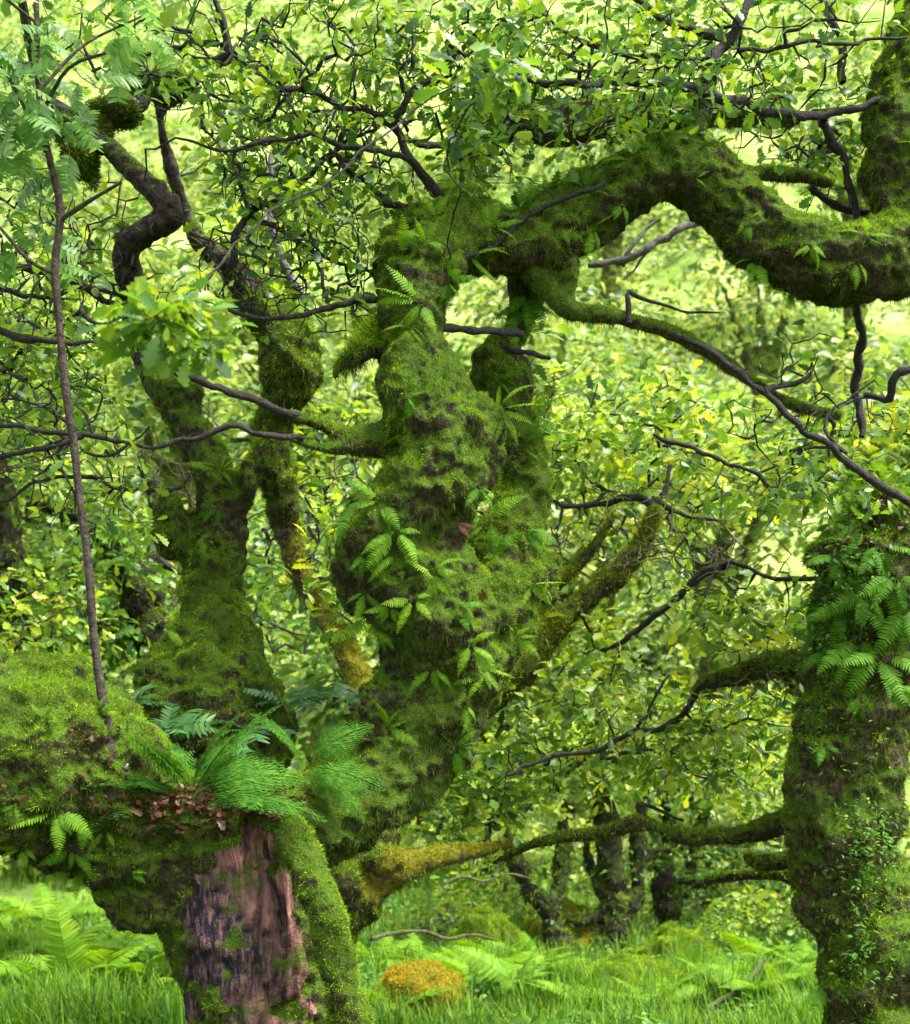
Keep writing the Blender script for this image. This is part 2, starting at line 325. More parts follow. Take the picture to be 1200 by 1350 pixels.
# ------------------------------------------------------------------ thick mossy bodies
def smooth_iter(V, E, it, lam=.5):
    n = len(V); deg = np.bincount(E.ravel(), minlength=n).astype(float)[:, None]
    for _ in range(it):
        A = np.zeros_like(V)
        for c in range(3):
            A[:, c] = np.bincount(E[:, 0], V[E[:, 1], c], n)+np.bincount(E[:, 1], V[E[:, 0], c], n)
        V = V+lam*(A/np.maximum(deg, 1)-V)
    return V
def vnormals(V, Q):
    n = np.cross(V[Q[:, 2]]-V[Q[:, 0]], V[Q[:, 3]]-V[Q[:, 1]]); A = np.zeros_like(V)
    for k in range(4):
        for c in range(3): A[:, c] += np.bincount(Q[:, k], n[:, c], len(V))
    return nrm(A)
def body(chains, voxel, lumps=(), amp=1., smooth=6, calm=None):
    """union of tapering limbs -> one skin; returns V, quads, limb index per face"""
    B = Bag(); skel = []
    for ci, ch in enumerate(chains):
        path = catmull(ch, lambda r: max(.3*r, .02)); skel.append(path)
        t0 = nrm(path[0, :3]-path[1, :3]); t1 = nrm(path[-1, :3]-path[-2, :3])
        def cap(p, t):
            return [[*(p[:3]+t*p[3]*math.sin(a)), p[3]*math.cos(a)] for a in (.5, 1., 1.35, 1.5)]
        full = np.vstack([cap(path[0], t0)[::-1], path, cap(path[-1], t1)])
        V, Fq = tube(full, 16); nV = len(V)
        V = np.vstack([V, full[0, :3], full[-1, :3]])
        k = np.arange(16); B.add(V, Fq)
        B.F.setdefault(3, []).append(np.stack([k, np.full(16, nV), (k+1) % 16], -1)+B.n-len(V))
        B.F[3].append(np.stack([nV-16+k, nV-16+(k+1) % 16, np.full(16, nV+1)], -1)+B.n-len(V))
    for (c, r) in lumps:
        th, ph = np.meshgrid(np.linspace(.15, np.pi-.15, 9), np.arange(14)/14*2*np.pi, indexing='ij')
        V = np.stack([np.sin(th)*np.cos(ph), np.sin(th)*np.sin(ph), np.cos(th)], -1).reshape(-1, 3)*np.asarray(r)+c
        i, j = np.meshgrid(np.arange(8), np.arange(14), indexing='ij')
        Fq = np.stack([i*14+j, (i+1)*14+j, (i+1)*14+(j+1) % 14, i*14+(j+1) % 14], -1).reshape(-1, 4)
        nV = len(V); V = np.vstack([V, np.array([0, 0, 1.])*np.asarray(r)+c, np.array([0, 0, -1.])*np.asarray(r)+c]); B.add(V, Fq); off = B.n-len(V); k = np.arange(14)
        B.F[3].append(np.stack([k, (k+1) % 14, np.full(14, nV)], -1)+off); B.F[3].append(np.stack([nV-14+k, np.full(14, nV+1), nV-14+(k+1) % 14], -1)+off)
    tmp = B.obj('tmp', M['twig']); md = tmp.modifiers.new('r', 'REMESH'); md.mode = 'VOXEL'; md.voxel_size = voxel; md.adaptivity = 0
    dg = bpy.context.evaluated_depsgraph_get(); ev = tmp.evaluated_get(dg); me = ev.to_mesh()
    V = np.empty(len(me.vertices)*3, np.float32); me.vertices.foreach_get('co', V); V = V.reshape(-1, 3).astype(float)
    Q = np.empty(len(me.loops), np.int32); me.loops.foreach_get('vertex_index', Q); Q = Q.reshape(-1, 4)
    E = np.empty(len(me.edges)*2, np.int32); me.edges.foreach_get('vertices', E); E = E.reshape(-1, 2)
    ev.to_mesh_clear(); bpy.data.objects.remove(tmp)
    V = smooth_iter(V, E, smooth)
    SK = np.concatenate([s for s in skel]); SI = np.concatenate([np.full(len(s), i) for i, s in enumerate(skel)])
    def nearest(Pt):
        out = np.empty(len(Pt), int); dd = np.empty(len(Pt))
        for s in range(0, len(Pt), 20000):
            D = np.linalg.norm(Pt[s:s+20000, None]-SK[None, :, :3], axis=2)-SK[None, :, 3]; k = D.argmin(1); out[s:s+20000] = k; dd[s:s+20000] = D[np.arange(len(k)), k]
        return out
    nk = nearest(V); rad = SK[nk, 3]; Nn = vnormals(V, Q)
    a = np.minimum(rad, .22)*amp
    if calm is not None: a = a*(1-.85*calm(V))
    V = V+Nn*((fbm(V*4.2, 2)-.5)*a*.5+(fbm(V*11+9, 2)-.46)*a*.4-np.abs(fbm(V*15+40, 2)-.5)*np.minimum(a, .12)*.55-np.abs(fbm(V*33+11, 2)-.5)*np.minimum(a, .1)*.35+(fbm(V*34+3, 2)-.5)*np.minimum(a, .12)*.2)[:, None]
    fi = SI[nk[Q[:, 0]]]
    return V, Q, fi, SK, SI
def sub(V, Q, keep, extra=None):
    q = Q[keep]; u, inv = np.unique(q, return_inverse=True)
    return V[u], inv.reshape(q.shape), {k: v[u] for k, v in (extra or {}).items()}
def scatter(V, Q, n, dens=None):
    A, B_, C, D = (V[Q[:, k]] for k in range(4)); ar = np.linalg.norm(np.cross(C-A, D-B_), axis=1)/2
    if dens is not None: ar = ar*dens
    if ar.sum() <= 0: return np.zeros((0, 3)), np.zeros((0, 3)), np.zeros(0, int)
    f = rng.choice(len(Q), n, p=ar/ar.sum()); u, v = rng.random((2, n, 1))
    p = (A[f]*(1-u)+B_[f]*u)*(1-v)+(D[f]*(1-u)+C[f]*u)*v
    return p, nrm(np.cross(C-A, D-B_))[f], f
def blades(p, d, L, W):
    """one thin bent blade per point"""
    n = len(p); d = nrm(d); s = nrm(np.cross(d, rng.normal(size=(n, 3)))); L = np.asarray(L).reshape(-1, 1); W = np.asarray(W).reshape(-1, 1)
    V = np.stack([p-s*W, p+s*W, p+d*L], 1).reshape(-1, 3)
    return V, np.arange(3*n).reshape(-1, 3)
def area(V, Q): return float(np.linalg.norm(np.cross(V[Q[:, 2]]-V[Q[:, 0]], V[Q[:, 3]]-V[Q[:, 1]]), axis=1).sum()/2)
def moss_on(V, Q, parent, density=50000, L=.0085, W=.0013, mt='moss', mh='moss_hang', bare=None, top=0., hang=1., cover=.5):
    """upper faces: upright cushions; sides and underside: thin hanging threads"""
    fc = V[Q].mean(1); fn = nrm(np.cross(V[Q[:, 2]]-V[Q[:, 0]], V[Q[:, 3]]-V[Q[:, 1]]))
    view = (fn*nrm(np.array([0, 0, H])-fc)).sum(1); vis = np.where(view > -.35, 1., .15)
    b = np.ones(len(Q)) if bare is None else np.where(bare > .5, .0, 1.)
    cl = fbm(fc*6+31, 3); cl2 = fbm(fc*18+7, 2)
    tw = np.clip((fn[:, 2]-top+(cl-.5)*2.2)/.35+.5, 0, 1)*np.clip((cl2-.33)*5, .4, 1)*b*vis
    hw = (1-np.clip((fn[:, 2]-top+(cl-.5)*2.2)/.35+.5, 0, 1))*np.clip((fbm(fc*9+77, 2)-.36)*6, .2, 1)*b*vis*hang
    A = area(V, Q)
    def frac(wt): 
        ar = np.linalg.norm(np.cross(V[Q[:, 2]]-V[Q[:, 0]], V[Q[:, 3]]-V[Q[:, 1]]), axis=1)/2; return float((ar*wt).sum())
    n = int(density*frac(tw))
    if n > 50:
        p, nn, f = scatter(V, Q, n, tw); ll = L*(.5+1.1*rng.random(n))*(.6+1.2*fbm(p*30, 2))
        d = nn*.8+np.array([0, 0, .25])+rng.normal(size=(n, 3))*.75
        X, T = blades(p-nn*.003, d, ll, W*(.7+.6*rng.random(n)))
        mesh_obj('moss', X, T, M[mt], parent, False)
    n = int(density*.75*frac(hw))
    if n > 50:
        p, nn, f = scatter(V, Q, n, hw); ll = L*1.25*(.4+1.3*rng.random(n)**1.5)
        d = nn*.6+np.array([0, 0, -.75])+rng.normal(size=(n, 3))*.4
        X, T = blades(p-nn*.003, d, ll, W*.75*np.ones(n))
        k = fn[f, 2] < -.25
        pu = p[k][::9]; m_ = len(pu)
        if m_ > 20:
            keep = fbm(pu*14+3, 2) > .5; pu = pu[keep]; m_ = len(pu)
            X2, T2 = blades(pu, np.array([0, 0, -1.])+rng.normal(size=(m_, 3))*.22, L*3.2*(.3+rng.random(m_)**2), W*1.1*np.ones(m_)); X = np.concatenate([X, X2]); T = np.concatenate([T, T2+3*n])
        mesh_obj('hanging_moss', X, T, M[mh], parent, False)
BODIES = []
def build_body(root, parts, mat_, voxel, lumps=(), amp=1., bare_fn=None, **kw):
    V, Q, fi, SK, SI = body([p[1] for p in parts], voxel, lumps, amp, calm=bare_fn)
    ex = {}
    if bare_fn is not None:
        bv = bare_fn(V); Nn = vnormals(V, Q)
        q = V*np.array([30, 30, 3.5]); rid = fbm(q+fbm(V*9)[:, None]*3, 3)
        V = V+Nn*(bv*(rid-.45)*.045)[:, None]; ex['bare'] = bv
    for i, (name, ch, *opt) in enumerate(parts):
        o_ = opt[0] if opt else {}
        k = fi == i
        if k.sum() < 4: continue
        v, q, e = sub(V, Q, k, ex)
        ob = mesh_obj(name, v, q, M[o_.get('mat', mat_)], root, attr=e or None)
        k2 = dict(kw); k2.update(o_.get('moss', {}))
        if k2.get('density', 1) > 0: moss_on(v, q, ob, bare=(e['bare'][q].mean(1) if e else None), **k2)
    BODIES.append(BVHTree.FromPolygons([tuple(x) for x in V], [tuple(map(int, x)) for x in Q])); return SK, BODIES[-1]
def reparent_note(): pass

# ------------------------------------------------------------------ branch network
class Net:
    """twigs grown towards their leaf clusters from the nearest wood, thicker where they carry more"""
    def __init__(s, skel, step=.09, crook=.22):
        s.pos = [skel]; s.par = [np.full(len(skel), -1)]; s.n0 = len(skel); s.n = len(skel); s.step = step; s.crook = crook; s.ch = []
    def grow(s, targets):
        allp = np.concatenate(s.pos); allr = np.concatenate(s.par)
        base = allp[:s.n0] if s.n == s.n0 else allp
        dist = np.array([np.min(((base-t)**2).sum(1)) for t in targets]); cap = len(allp)+len(targets)*40
        buf = np.empty((cap, 3)); buf[:len(allp)] = allp; par = np.empty(cap, int); par[:len(allp)] = allr; n = len(allp); n00 = n
        for k in np.argsort(dist):
            t = targets[k]; d2 = ((buf[:n]-t)**2).sum(1); j = int(d2.argmin()); D = math.sqrt(d2[j])
            m = int(min(38, max(2, D/s.step))); u = (np.arange(1, m+1)/m)[:, None]
            q = buf[j]+(t-buf[j])*u
            amp = s.crook*min(D, 1.)*np.sin(u*np.pi)**.7
            w = np.cumsum(rng.normal(size=(m, 3)), 0)/math.sqrt(m); w -= u*w[-1]
            q = q+w*amp*.8+np.array([0, 0, 1.])*amp*.35*(rng.random()-.3)
            buf[n:n+m] = q; par[n] = j; par[n+1:n+m] = np.arange(n, n+m-1); s.ch.append((j, n, n+m)); n += m
        s.pos = [buf[:n]]; s.par = [par[:n]]; s.n = n
    def tubes(s, tip, expo=.5, sides=5, rmax=9):
        P_ = s.pos[0]; par = s.par[0]; cnt = np.zeros(s.n); 
        for (j, a, b) in s.ch: cnt[b-1] += 1
        for i in range(s.n-1, s.n0-1, -1):
            if par[i] >= 0: cnt[par[i]] += cnt[i]
        rad = np.minimum(tip*np.maximum(cnt, 1)**expo, rmax); B = Bag()
        for (j, a, b) in s.ch:
            idx = [j]+list(range(a, b)); r = rad[idx].copy()
            r[0] = r[1]*1.05
            r *= (1+.0*r); pth = np.column_stack([P_[idx], r]); pth[-1, 3] = tip*.6
            V, Fq = tube(pth, sides, .35); B.add(V, Fq)
        return B
def blob(px, py, Y, rx, ry, n, dy=.5):
    """n points in an ellipsoid whose size is given in photo pixels at its own distance"""
    v = rng.normal(size=(n, 3)); v = nrm(v)*rng.random((n, 1))**.45
    c = P(px, py, Y); return c+v*np.array([rx/F*Y, dy, ry/F*Y])
def densify(path):
    return catmull(path, lambda r: .05)[:, :3]

# ================================================================== THE TWISTED OAK
oak = empty('twisted_oak', (-.6, 4.25, 0), 'huge twisted moss covered oak whose forked limbs arch across the wood', 'tree')
C_trunk = pxpath([(300, 1760, 4.3, 190), (335, 1500, 4.25, 132), (348, 1330, 4.25, 104), (325, 1210, 4.25, 116), (300, 1120, 4.25, 100)])
C_ridge = pxpath([(486, 1500, 4.1, 36), (462, 1360, 3.98, 30), (446, 1280, 3.95, 27), (424, 1190, 3.94, 26), (397, 1125, 3.97, 25), (360, 1080, 4.08, 26)])
C_left = pxpath([(290, 1130, 4.2, 95), (190, 1085, 4.15, 95), (100, 1030, 4.1, 120), (20, 995, 4.05, 122), (-90, 945, 4.0, 118), (-260, 820, 4.1, 110)])
C_right = pxpath([(310, 1110, 4.25, 70), (400, 1085, 4.35, 72), (470, 1045, 4.45, 78), (545, 965, 4.5, 76), (590, 900, 4.5, 72), (570, 825, 4.45, 84), (532, 755, 4.42, 84)])
C_mid = pxpath([(532, 765, 4.42, 82), (538, 700, 4.4, 72), (575, 625, 4.36, 72), (572, 560, 4.38, 68), (552, 490, 4.42, 56), (543, 430, 4.45, 46), (558, 355, 4.5, 50), (590, 315, 4.58, 48)])
C_side = pxpath([(590, 890, 4.6, 70), (640, 815, 4.62, 64), (662, 745, 4.66, 56), (675, 700, 4.7, 44), (690, 640, 4.75, 34), (680, 560, 4.75, 33), (660, 500, 4.75, 42), (655, 480, 4.75, 36)])
C_arch = pxpath([(575, 325, 4.6, 50), (640, 318, 4.6, 46), (715, 315, 4.62, 56), (775, 275, 4.65, 52), (840, 240, 4.65, 46), (905, 225, 4.65, 54), (965, 270, 4.65, 54), (1030, 325, 4.65, 54), (1100, 350, 4.65, 50), (1180, 335, 4.7, 55), (1230, 320, 4.75, 55)])
C_up = pxpath([(1215, 330, 4.75, 58), (1195, 250, 4.75, 50), (1185, 170, 4.75, 46), (1200, 110, 4.8, 50), (1230, 20, 4.9, 50), (1235, -150, 5, 45)])
C_hang = pxpath([(715, 325, 4.7, 34), (700, 370, 4.75, 30), (690, 410, 4.75, 22), (680, 440, 4.75, 16)])
C_hang2 = pxpath([(745, 330, 4.62, 24), (752, 370, 4.6, 16), (748, 395, 4.6, 9)])
C_stem = pxpath([(300, 1060, 4.6, 80), (285, 960, 4.75, 105), (275, 880, 4.8, 86), (275, 815, 4.85, 54), (282, 750, 4.85, 42), (292, 680, 4.85, 37), (280, 620, 4.85, 32), (248, 560, 4.9, 31), (212, 505, 4.95, 26)])
C_bend = pxpath([(215, 515, 4.95, 26), (190, 450, 5, 20), (176, 385, 4.9, 18), (166, 340, 4.85, 20), (178, 316, 4.82, 20), (206, 300, 4.8, 19), (224, 276, 4.8, 19), (203, 250, 4.8, 18), (170, 220, 4.82, 16), (142, 192, 4.85, 16), (112, 172, 4.9, 24), (150, 150, 4.95, 18), (190, 132, 5.0, 14)])
C_arm = pxpath([(530, 432, 4.5, 26), (495, 446, 4.45, 21), (470, 468, 4.42, 15), (446, 484, 4.42, 9), (442, 500, 4.42, 5)])
C_dark = pxpath([(590, 300, 4.9, 28), (612, 240, 5.1, 30), (620, 190, 5.2, 33), (660, 155, 5.3, 34), (740, 165, 5.35, 32), (830, 150, 5.4, 25), (960, 150, 5.4, 20), (1040, 155, 5.3, 14)])
C_pin = pxpath([(905, 215, 4.65, 24), (920, 165, 4.65, 17), (930, 125, 4.65, 13), (940, 85, 4.6, 10)])
C_spur = pxpath([(960, 235, 4.8, 16), (1010, 228, 4.8, 12), (1060, 232, 4.8, 11), (1092, 242, 4.8, 9)])
C_low = pxpath([(700, 350, 4.6, 22), (745, 405, 4.6, 15), (800, 415, 4.6, 14), (860, 430, 4.65, 13), (905, 448, 4.7, 12), (960, 480, 4.75, 11), (1000, 508, 4.8, 9), (1050, 535, 4.85, 9), (1105, 548, 4.9, 8)])
C_lbr = pxpath([(505, 580, 4.4, 24), (465, 580, 4.35, 21), (425, 560, 4.3, 12), (385, 548, 4.3, 10)])
C_lbr2 = pxpath([(470, 588, 4.35, 16), (430, 592, 4.3, 9), (385, 580, 4.3, 6)])
lum = [(P(190, 1172, 4.15), (.13, .12, .13)), (P(255, 1215, 4.2), (.11, .12, .13)), (P(225, 695, 4.8), (.07, .08, .13)), (P(638, 575, 4.45), (.07, .09, .15)), (P(625, 600, 4.4), (.07, .06, .08)), (P(468, 750, 4.42), (.06, .09, .15)), (P(520, 345, 4.55), (.08, .1, .12)),
       (P(620, 880, 4.45), (.12, .1, .1)), (P(240, 1085, 4.02), (.17, .1, .07)), (P(705, 640, 4.7), (.05, .06, .09)), (P(60, 900, 4.25), (.2, .15, .1)), (P(500, 920, 4.45), (.1, .1, .09)),
       (P(325, 640, 4.8), (.05, .06, .1)), (P(560, 300, 4.55), (.11, .1, .07)), (P(720, 760, 4.75), (.06, .06, .1)), (P(240, 520, 4.9), (.09, .07, .06)), (P(690, 800, 4.68), (.06, .06, .09)), (P(610, 640, 4.3), (.07, .06, .09)), (P(262, 590, 4.85), (.05, .05, .05)), (P(318, 740, 4.85), (.035, .04, .06))]
def bare_fn(V):
    px = V[:, 0]/V[:, 1]*F+CX; py = HY-(V[:, 2]-H)/V[:, 1]*F
    n = (fbm(V*7+3, 3)-.5)+.7*(fbm(V*19+8, 2)-.5)
    left = np.maximum(236, 335-(py-1095)*.6); right = 390+np.clip((py-1190)*.2, -14, 60)
    top = 1098+np.abs(px-365)*.25
    m = np.minimum(np.minimum(px-left, right-px), py-top)/50+n*4.2
    return np.clip(m*1.3+.2, 0, 1)*np.clip((4.42-V[:, 1])/.1, 0, 1)*np.clip((right-px)/8+.5, 0, 1)
oakparts = [('trunk', C_trunk), ('trunk', C_ridge), ('limb', C_left), ('limb', C_right, {'moss': {'top': .3}}), ('limb', C_mid, {'moss': {'top': .35}}), ('limb', C_side, {'moss': {'top': -.35}}), ('limb', C_arch), ('limb', C_up), ('limb', C_hang), ('limb', C_hang2),  # thresholds put shade into the moss colour: dark central limbs, bright side stem
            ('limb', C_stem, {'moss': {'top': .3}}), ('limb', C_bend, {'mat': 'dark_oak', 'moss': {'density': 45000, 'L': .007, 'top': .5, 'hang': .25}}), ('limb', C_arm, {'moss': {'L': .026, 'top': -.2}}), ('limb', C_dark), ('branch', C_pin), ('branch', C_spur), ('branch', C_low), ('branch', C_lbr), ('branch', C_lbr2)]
oakparts[1] = ('mossy_ridge', C_ridge)
SKo, BVo = build_body(oak, oakparts, 'oak_body', .0105, lum, 1., bare_fn, density=125000)

# traced branches: (mossy, leafless?) each a part of its own
def branches(root, specs, matn='twig', sides=8):
    sk = []
    for s in specs:
        s = [(q[0], q[1], q[2], q[3]*.72) for q in s]
        path = catmull(pxpath(s), lambda r: max(.02, r*1.2)); n = len(path)
        path[:, :3] += (np.stack([fbm(path[:, :3]*12+k*50, 2) for k in range(3)], -1)-.5)*.045
        V, Fq = tube(path, sides, .3); o = mesh_obj('branch', V, Fq, M[matn], root); sk.append(path[:, :3])
    return sk
TB = [
 [(590, 270, 4.6, 11), (570, 245, 4.6, 9), (540, 205, 4.55, 8), (528, 180, 4.55, 7), (520, 160, 4.5, 7), (545, 120, 4.5, 6), (580, 85, 4.5, 5), (640, 30, 4.5, 4), (660, -30, 4.5, 3)],
 [(522, 168, 4.5, 6), (480, 145, 4.5, 5), (430, 130, 4.45, 5), (370, 120, 4.4, 5), (345, 100, 4.4, 4), (300, 70, 4.4, 3)],
 [(535, 210, 4.5, 5), (490, 195, 4.4, 5), (440, 185, 4.4, 5), (400, 180, 4.35, 4), (340, 190, 4.3, 4), (290, 195, 4.3, 3), (230, 180, 4.3, 2)],
 [(540, 283, 4.6, 9), (510, 265, 4.6, 7), (485, 240, 4.6, 5), (460, 225, 4.6, 4), (430, 200, 4.6, 3)],
 [(300, 350, 4.7, 8), (312, 310, 4.7, 7), (333, 278, 4.7, 7), (380, 250, 4.7, 6), (420, 215, 4.7, 5), (450, 192, 4.65, 4), (500, 165, 4.6, 3)],
 [(333, 280, 4.7, 5), (315, 240, 4.7, 4), (290, 200, 4.7, 3), (270, 170, 4.7, 2)],
 [(335, 285, 4.7, 4), (380, 308, 4.7, 4), (420, 335, 4.7, 4), (450, 350, 4.65, 3), (500, 362, 4.6, 3)],
 [(505, 392, 4.45, 7), (455, 395, 4.4, 6), (425, 408, 4.4, 6), (390, 415, 4.4, 5), (330, 418, 4.4, 4), (300, 408, 4.4, 3)],
 [(430, 398, 4.4, 4), (420, 370, 4.4, 3), (425, 330, 4.4, 3), (410, 300, 4.4, 2)],
 [(395, 548, 4.3, 8), (340, 533, 4.25, 7), (290, 510, 4.2, 7), (240, 492, 4.2, 6), (205, 470, 4.2, 6), (180, 450, 4.2, 5), (110, 420, 4.2, 4)],
 [(400, 582, 4.3, 5), (350, 572, 4.2, 5), (300, 566, 4.2, 5), (250, 576, 4.2, 5), (190, 585, 4.2, 4), (120, 575, 4.2, 5), (60, 570, 4.2, 4), (0, 558, 4.2, 4), (-60, 550, 4.2, 3)],
 [(110, 578, 4.2, 5), (70, 590, 4.2, 5), (30, 600, 4.2, 5), (-30, 605, 4.2, 4)],
 [(110, 570, 4.2, 4), (70, 545, 4.2, 3), (40, 530, 4.2, 2), (0, 525, 4.2, 2)],
 [(240, 640, 4.7, 5), (180, 645, 4.6, 4), (120, 632, 4.6, 4), (60, 640, 4.6, 3), (0, 660, 4.6, 3)],
 [(125, 575, 4.2, 3), (118, 545, 4.2, 3), (100, 530, 4.2, 2)],
 [(-40, 425, 4.1, 8), (30, 440, 4.1, 7), (80, 452, 4.1, 5), (130, 455, 4.1, 3)],
 [(-40, 330, 4.6, 8), (40, 355, 4.7, 7), (100, 370, 4.7, 7), (140, 390, 4.8, 7), (190, 420, 4.8, 5)],
 [(-30, 380, 4.9, 6), (60, 390, 4.9, 5), (120, 380, 4.9, 4), (180, 400, 4.9, 4)],
 [(915, 120, 4.55, 5), (870, 110, 4.5, 8), (830, 103, 4.5, 8), (770, 110, 4.4, 7), (700, 100, 4.4, 6), (640, 88, 4.4, 4), (600, 70, 4.4, 3)],
 [(870, 108, 4.5, 9), (930, 122, 4.55, 9), (990, 140, 4.6, 9), (1045, 150, 4.65, 9), (1080, 150, 4.7, 8), (1130, 140, 4.7, 7), (1200, 120, 4.7, 5)],
 [(1080, 160, 4.7, 9), (1105, 200, 4.75, 8), (1115, 250, 4.8, 7), (1130, 290, 4.8, 6)],
 [(940, 90, 4.6, 11), (960, 55, 4.6, 10), (975, 25, 4.6, 9), (990, -10, 4.6, 8), (1010, -80, 4.6, 7)],
 [(960, 50, 4.6, 9), (925, 40, 4.6, 9), (895, 30, 4.6, 8), (865, 15, 4.6, 6), (830, -10, 4.6, 5)],
 [(960, 92, 4.6, 6), (900, 78, 4.6, 5), (850, 72, 4.6, 5), (800, 65, 4.6, 5), (750, 50, 4.6, 4), (720, 20, 4.6, 3), (700, -20, 4.6, 3)],
 [(975, 70, 4.6, 5), (1020, 65, 4.6, 4), (1060, 55, 4.6, 4), (1120, 58, 4.6, 3), (1190, 50, 4.6, 3)],
 [(1112, 110, 5, 8), (1105, 60, 5, 7), (1090, 20, 5, 6), (1080, -30, 5, 5)],
 [(1180, 280, 4.9, 8), (1130, 285, 4.9, 8), (1095, 270, 4.9, 7), (1073, 245, 4.9, 8)],
 [(880, 438, 4.65, 6), (935, 465, 4.6, 6), (985, 505, 4.6, 6), (1020, 530, 4.6, 6), (1060, 570, 4.6, 6), (1110, 605, 4.6, 7), (1160, 640, 4.6, 8), (1230, 690, 4.6, 8)],
 [(1010, 520, 4.6, 6), (1050, 500, 4.6, 6), (1070, 495, 4.6, 4)],
 [(830, 425, 4.6, 5), (828, 400, 4.6, 5), (830, 385, 4.6, 4), (870, 400, 4.6, 3), (930, 415, 4.6, 2), (950, 415, 4.6, 1.5)],
 [(690, 440, 4.6, 8), (650, 437, 4.55, 7), (610, 440, 4.5, 7), (570, 432, 4.48, 8)],
 [(655, 455, 4.72, 6), (700, 468, 4.55, 5), (728, 475, 4.5, 4)],
 [(790, 245, 4.5, 4), (740, 262, 4.5, 4), (690, 285, 4.5, 5), (665, 310, 4.48, 5), (640, 330, 4.48, 4), (590, 350, 4.45, 3)],
 [(100, 590, 4.3, 3), (150, 600, 4.3, 3), (200, 560, 4.3, 2)],
 [(625, 200, 5, 6), (560, 190, 4.9, 6), (535, 192, 4.8, 4)],
 [(1120, 600, 4.6, 4), (1090, 580, 4.6, 3), (1100, 540, 4.6, 2.5), (1150, 500, 4.6, 2)],
 [(1130, 400, 4.9, 8), (1132, 450, 5, 8), (1130, 520, 5.1, 8), (1135, 580, 5.1, 7)],
 [(1225, 480, 4.9, 8), (1185, 495, 4.9, 8), (1172, 522, 4.95, 7), (1140, 524, 5, 6)],
]
sk = branches(oak, TB)
GB = [[(935, 290, 5.6, 7), (890, 305, 5.6, 7), (850, 335, 5.6, 7), (815, 345, 5.6, 7), (780, 355, 5.6, 5)],
      [(820, 350, 5.6, 5), (845, 315, 5.6, 4), (870, 290, 5.6, 2)], [(860, 330, 5.6, 3), (840, 350, 5.6, 2), (820, 370, 5.6, 2)],
      [(400, 390, 6, 8), (370, 340, 6, 7), (358, 280, 6, 7), (362, 200, 6, 6)]]
sk2 = branches(oak, GB, 'grey_twig')
skel = np.concatenate([SKo[:, :3]]+sk+sk2)
# the crown: open twig work first, then leaf clusters
CLR = [(590, 315, 95, 62), (700, 300, 70, 55), (880, 250, 190, 62), (1010, 300, 90, 60), (1120, 340, 90, 50), (275, 680, 75, 150), (230, 540, 60, 60), (165, 215, 105, 60), (195, 300, 70, 75), (385, 480, 50, 60), (560, 480, 110, 120), (240, 250, 40, 110), (1170, 230, 50, 100)]
def clear(t, keep=.12):
    px = t[:, 0]/t[:, 1]*F+CX; py = HY-(t[:, 2]-H)/t[:, 1]*F; k = np.ones(len(t), bool)
    for (a, b, c, d_) in CLR: k &= ~((((px-a)/c)**2+((py-b)/d_)**2 < 1) & (rng.random(len(t)) > keep))
    return t[k]
net = Net(np.concatenate(sk), .05, .3)
tw = np.concatenate([blob(100, 330, 4.7, 170, 130, 340, .45), blob(400, 300, 4.6, 170, 150, 560, .45), blob(430, 130, 4.5, 200, 100, 380, .4), blob(230, 60, 4.6, 200, 80, 120, .4), blob(800, 130, 4.5, 250, 60, 140, .4), blob(1060, 200, 4.9, 120, 90, 90, .3), blob(80, 600, 4.3, 150, 120, 170, .3), blob(850, 70, 4.6, 300, 70, 120, .35), blob(60, 470, 4.4, 120, 60, 50, .25), blob(1060, 540, 4.7, 130, 110, 60, .3), blob(1050, 250, 4.8, 90, 60, 14, .3)])
tw = clear(tw, .45); net.grow(tw)
lf = np.concatenate([blob(300, 40, 4.6, 230, 60, 52), blob(470, 70, 4.5, 170, 60, 40), blob(620, 60, 4.5, 150, 85, 80), blob(820, 50, 4.6, 220, 80, 80), blob(1050, 60, 4.8, 180, 80, 60),
    blob(330, 190, 4.5, 90, 60, 24), blob(240, 440, 4.3, 60, 40, 8, .2), blob(60, 440, 4.4, 100, 110, 40), blob(150, 60, 4.8, 110, 40, 16), blob(480, 290, 4.7, 140, 100, 12, .3),
    blob(640, 200, 4.6, 90, 70, 36, .3), blob(730, 210, 4.6, 60, 40, 14, .3), blob(200, 640, 4.4, 120, 60, 14), blob(1080, 640, 4.8, 110, 60, 30, .3), blob(850, 130, 4.4, 110, 40, 30, .3), blob(40, 520, 4.6, 90, 60, 24), blob(1120, 180, 5.0, 80, 60, 30, .3)])
lf = clear(lf, .04); net.grow(lf)
B = net.tubes(.0019, .38, 5, .011); o = B.obj('twigs', M['twig'], oak); tag(o, kind='stuff')
V, Fq = leaves_at(OAK, np.concatenate([lf, tw[::8]]), 9, .075, .042, var=.5); o = mesh_obj('crown', V, Fq, M['oak_leaf'], oak); tag(o, kind='stuff')
nf = np.concatenate([blob(225, 425, 2.9, 70, 50, 24, .12), blob(650, 100, 3.3, 60, 45, 12, .12)])
net1 = Net(skel, .06, .08); net1.grow(nf); tag(net1.tubes(.0011, .25, 5, .004).obj('twigs', M['twig'], oak), kind='stuff')
V, Fq = leaves_at(OAK, nf, 7, .05, .055); tag(mesh_obj('near_leaf_spray', V, Fq, M['oak_leaf'], oak), kind='stuff')
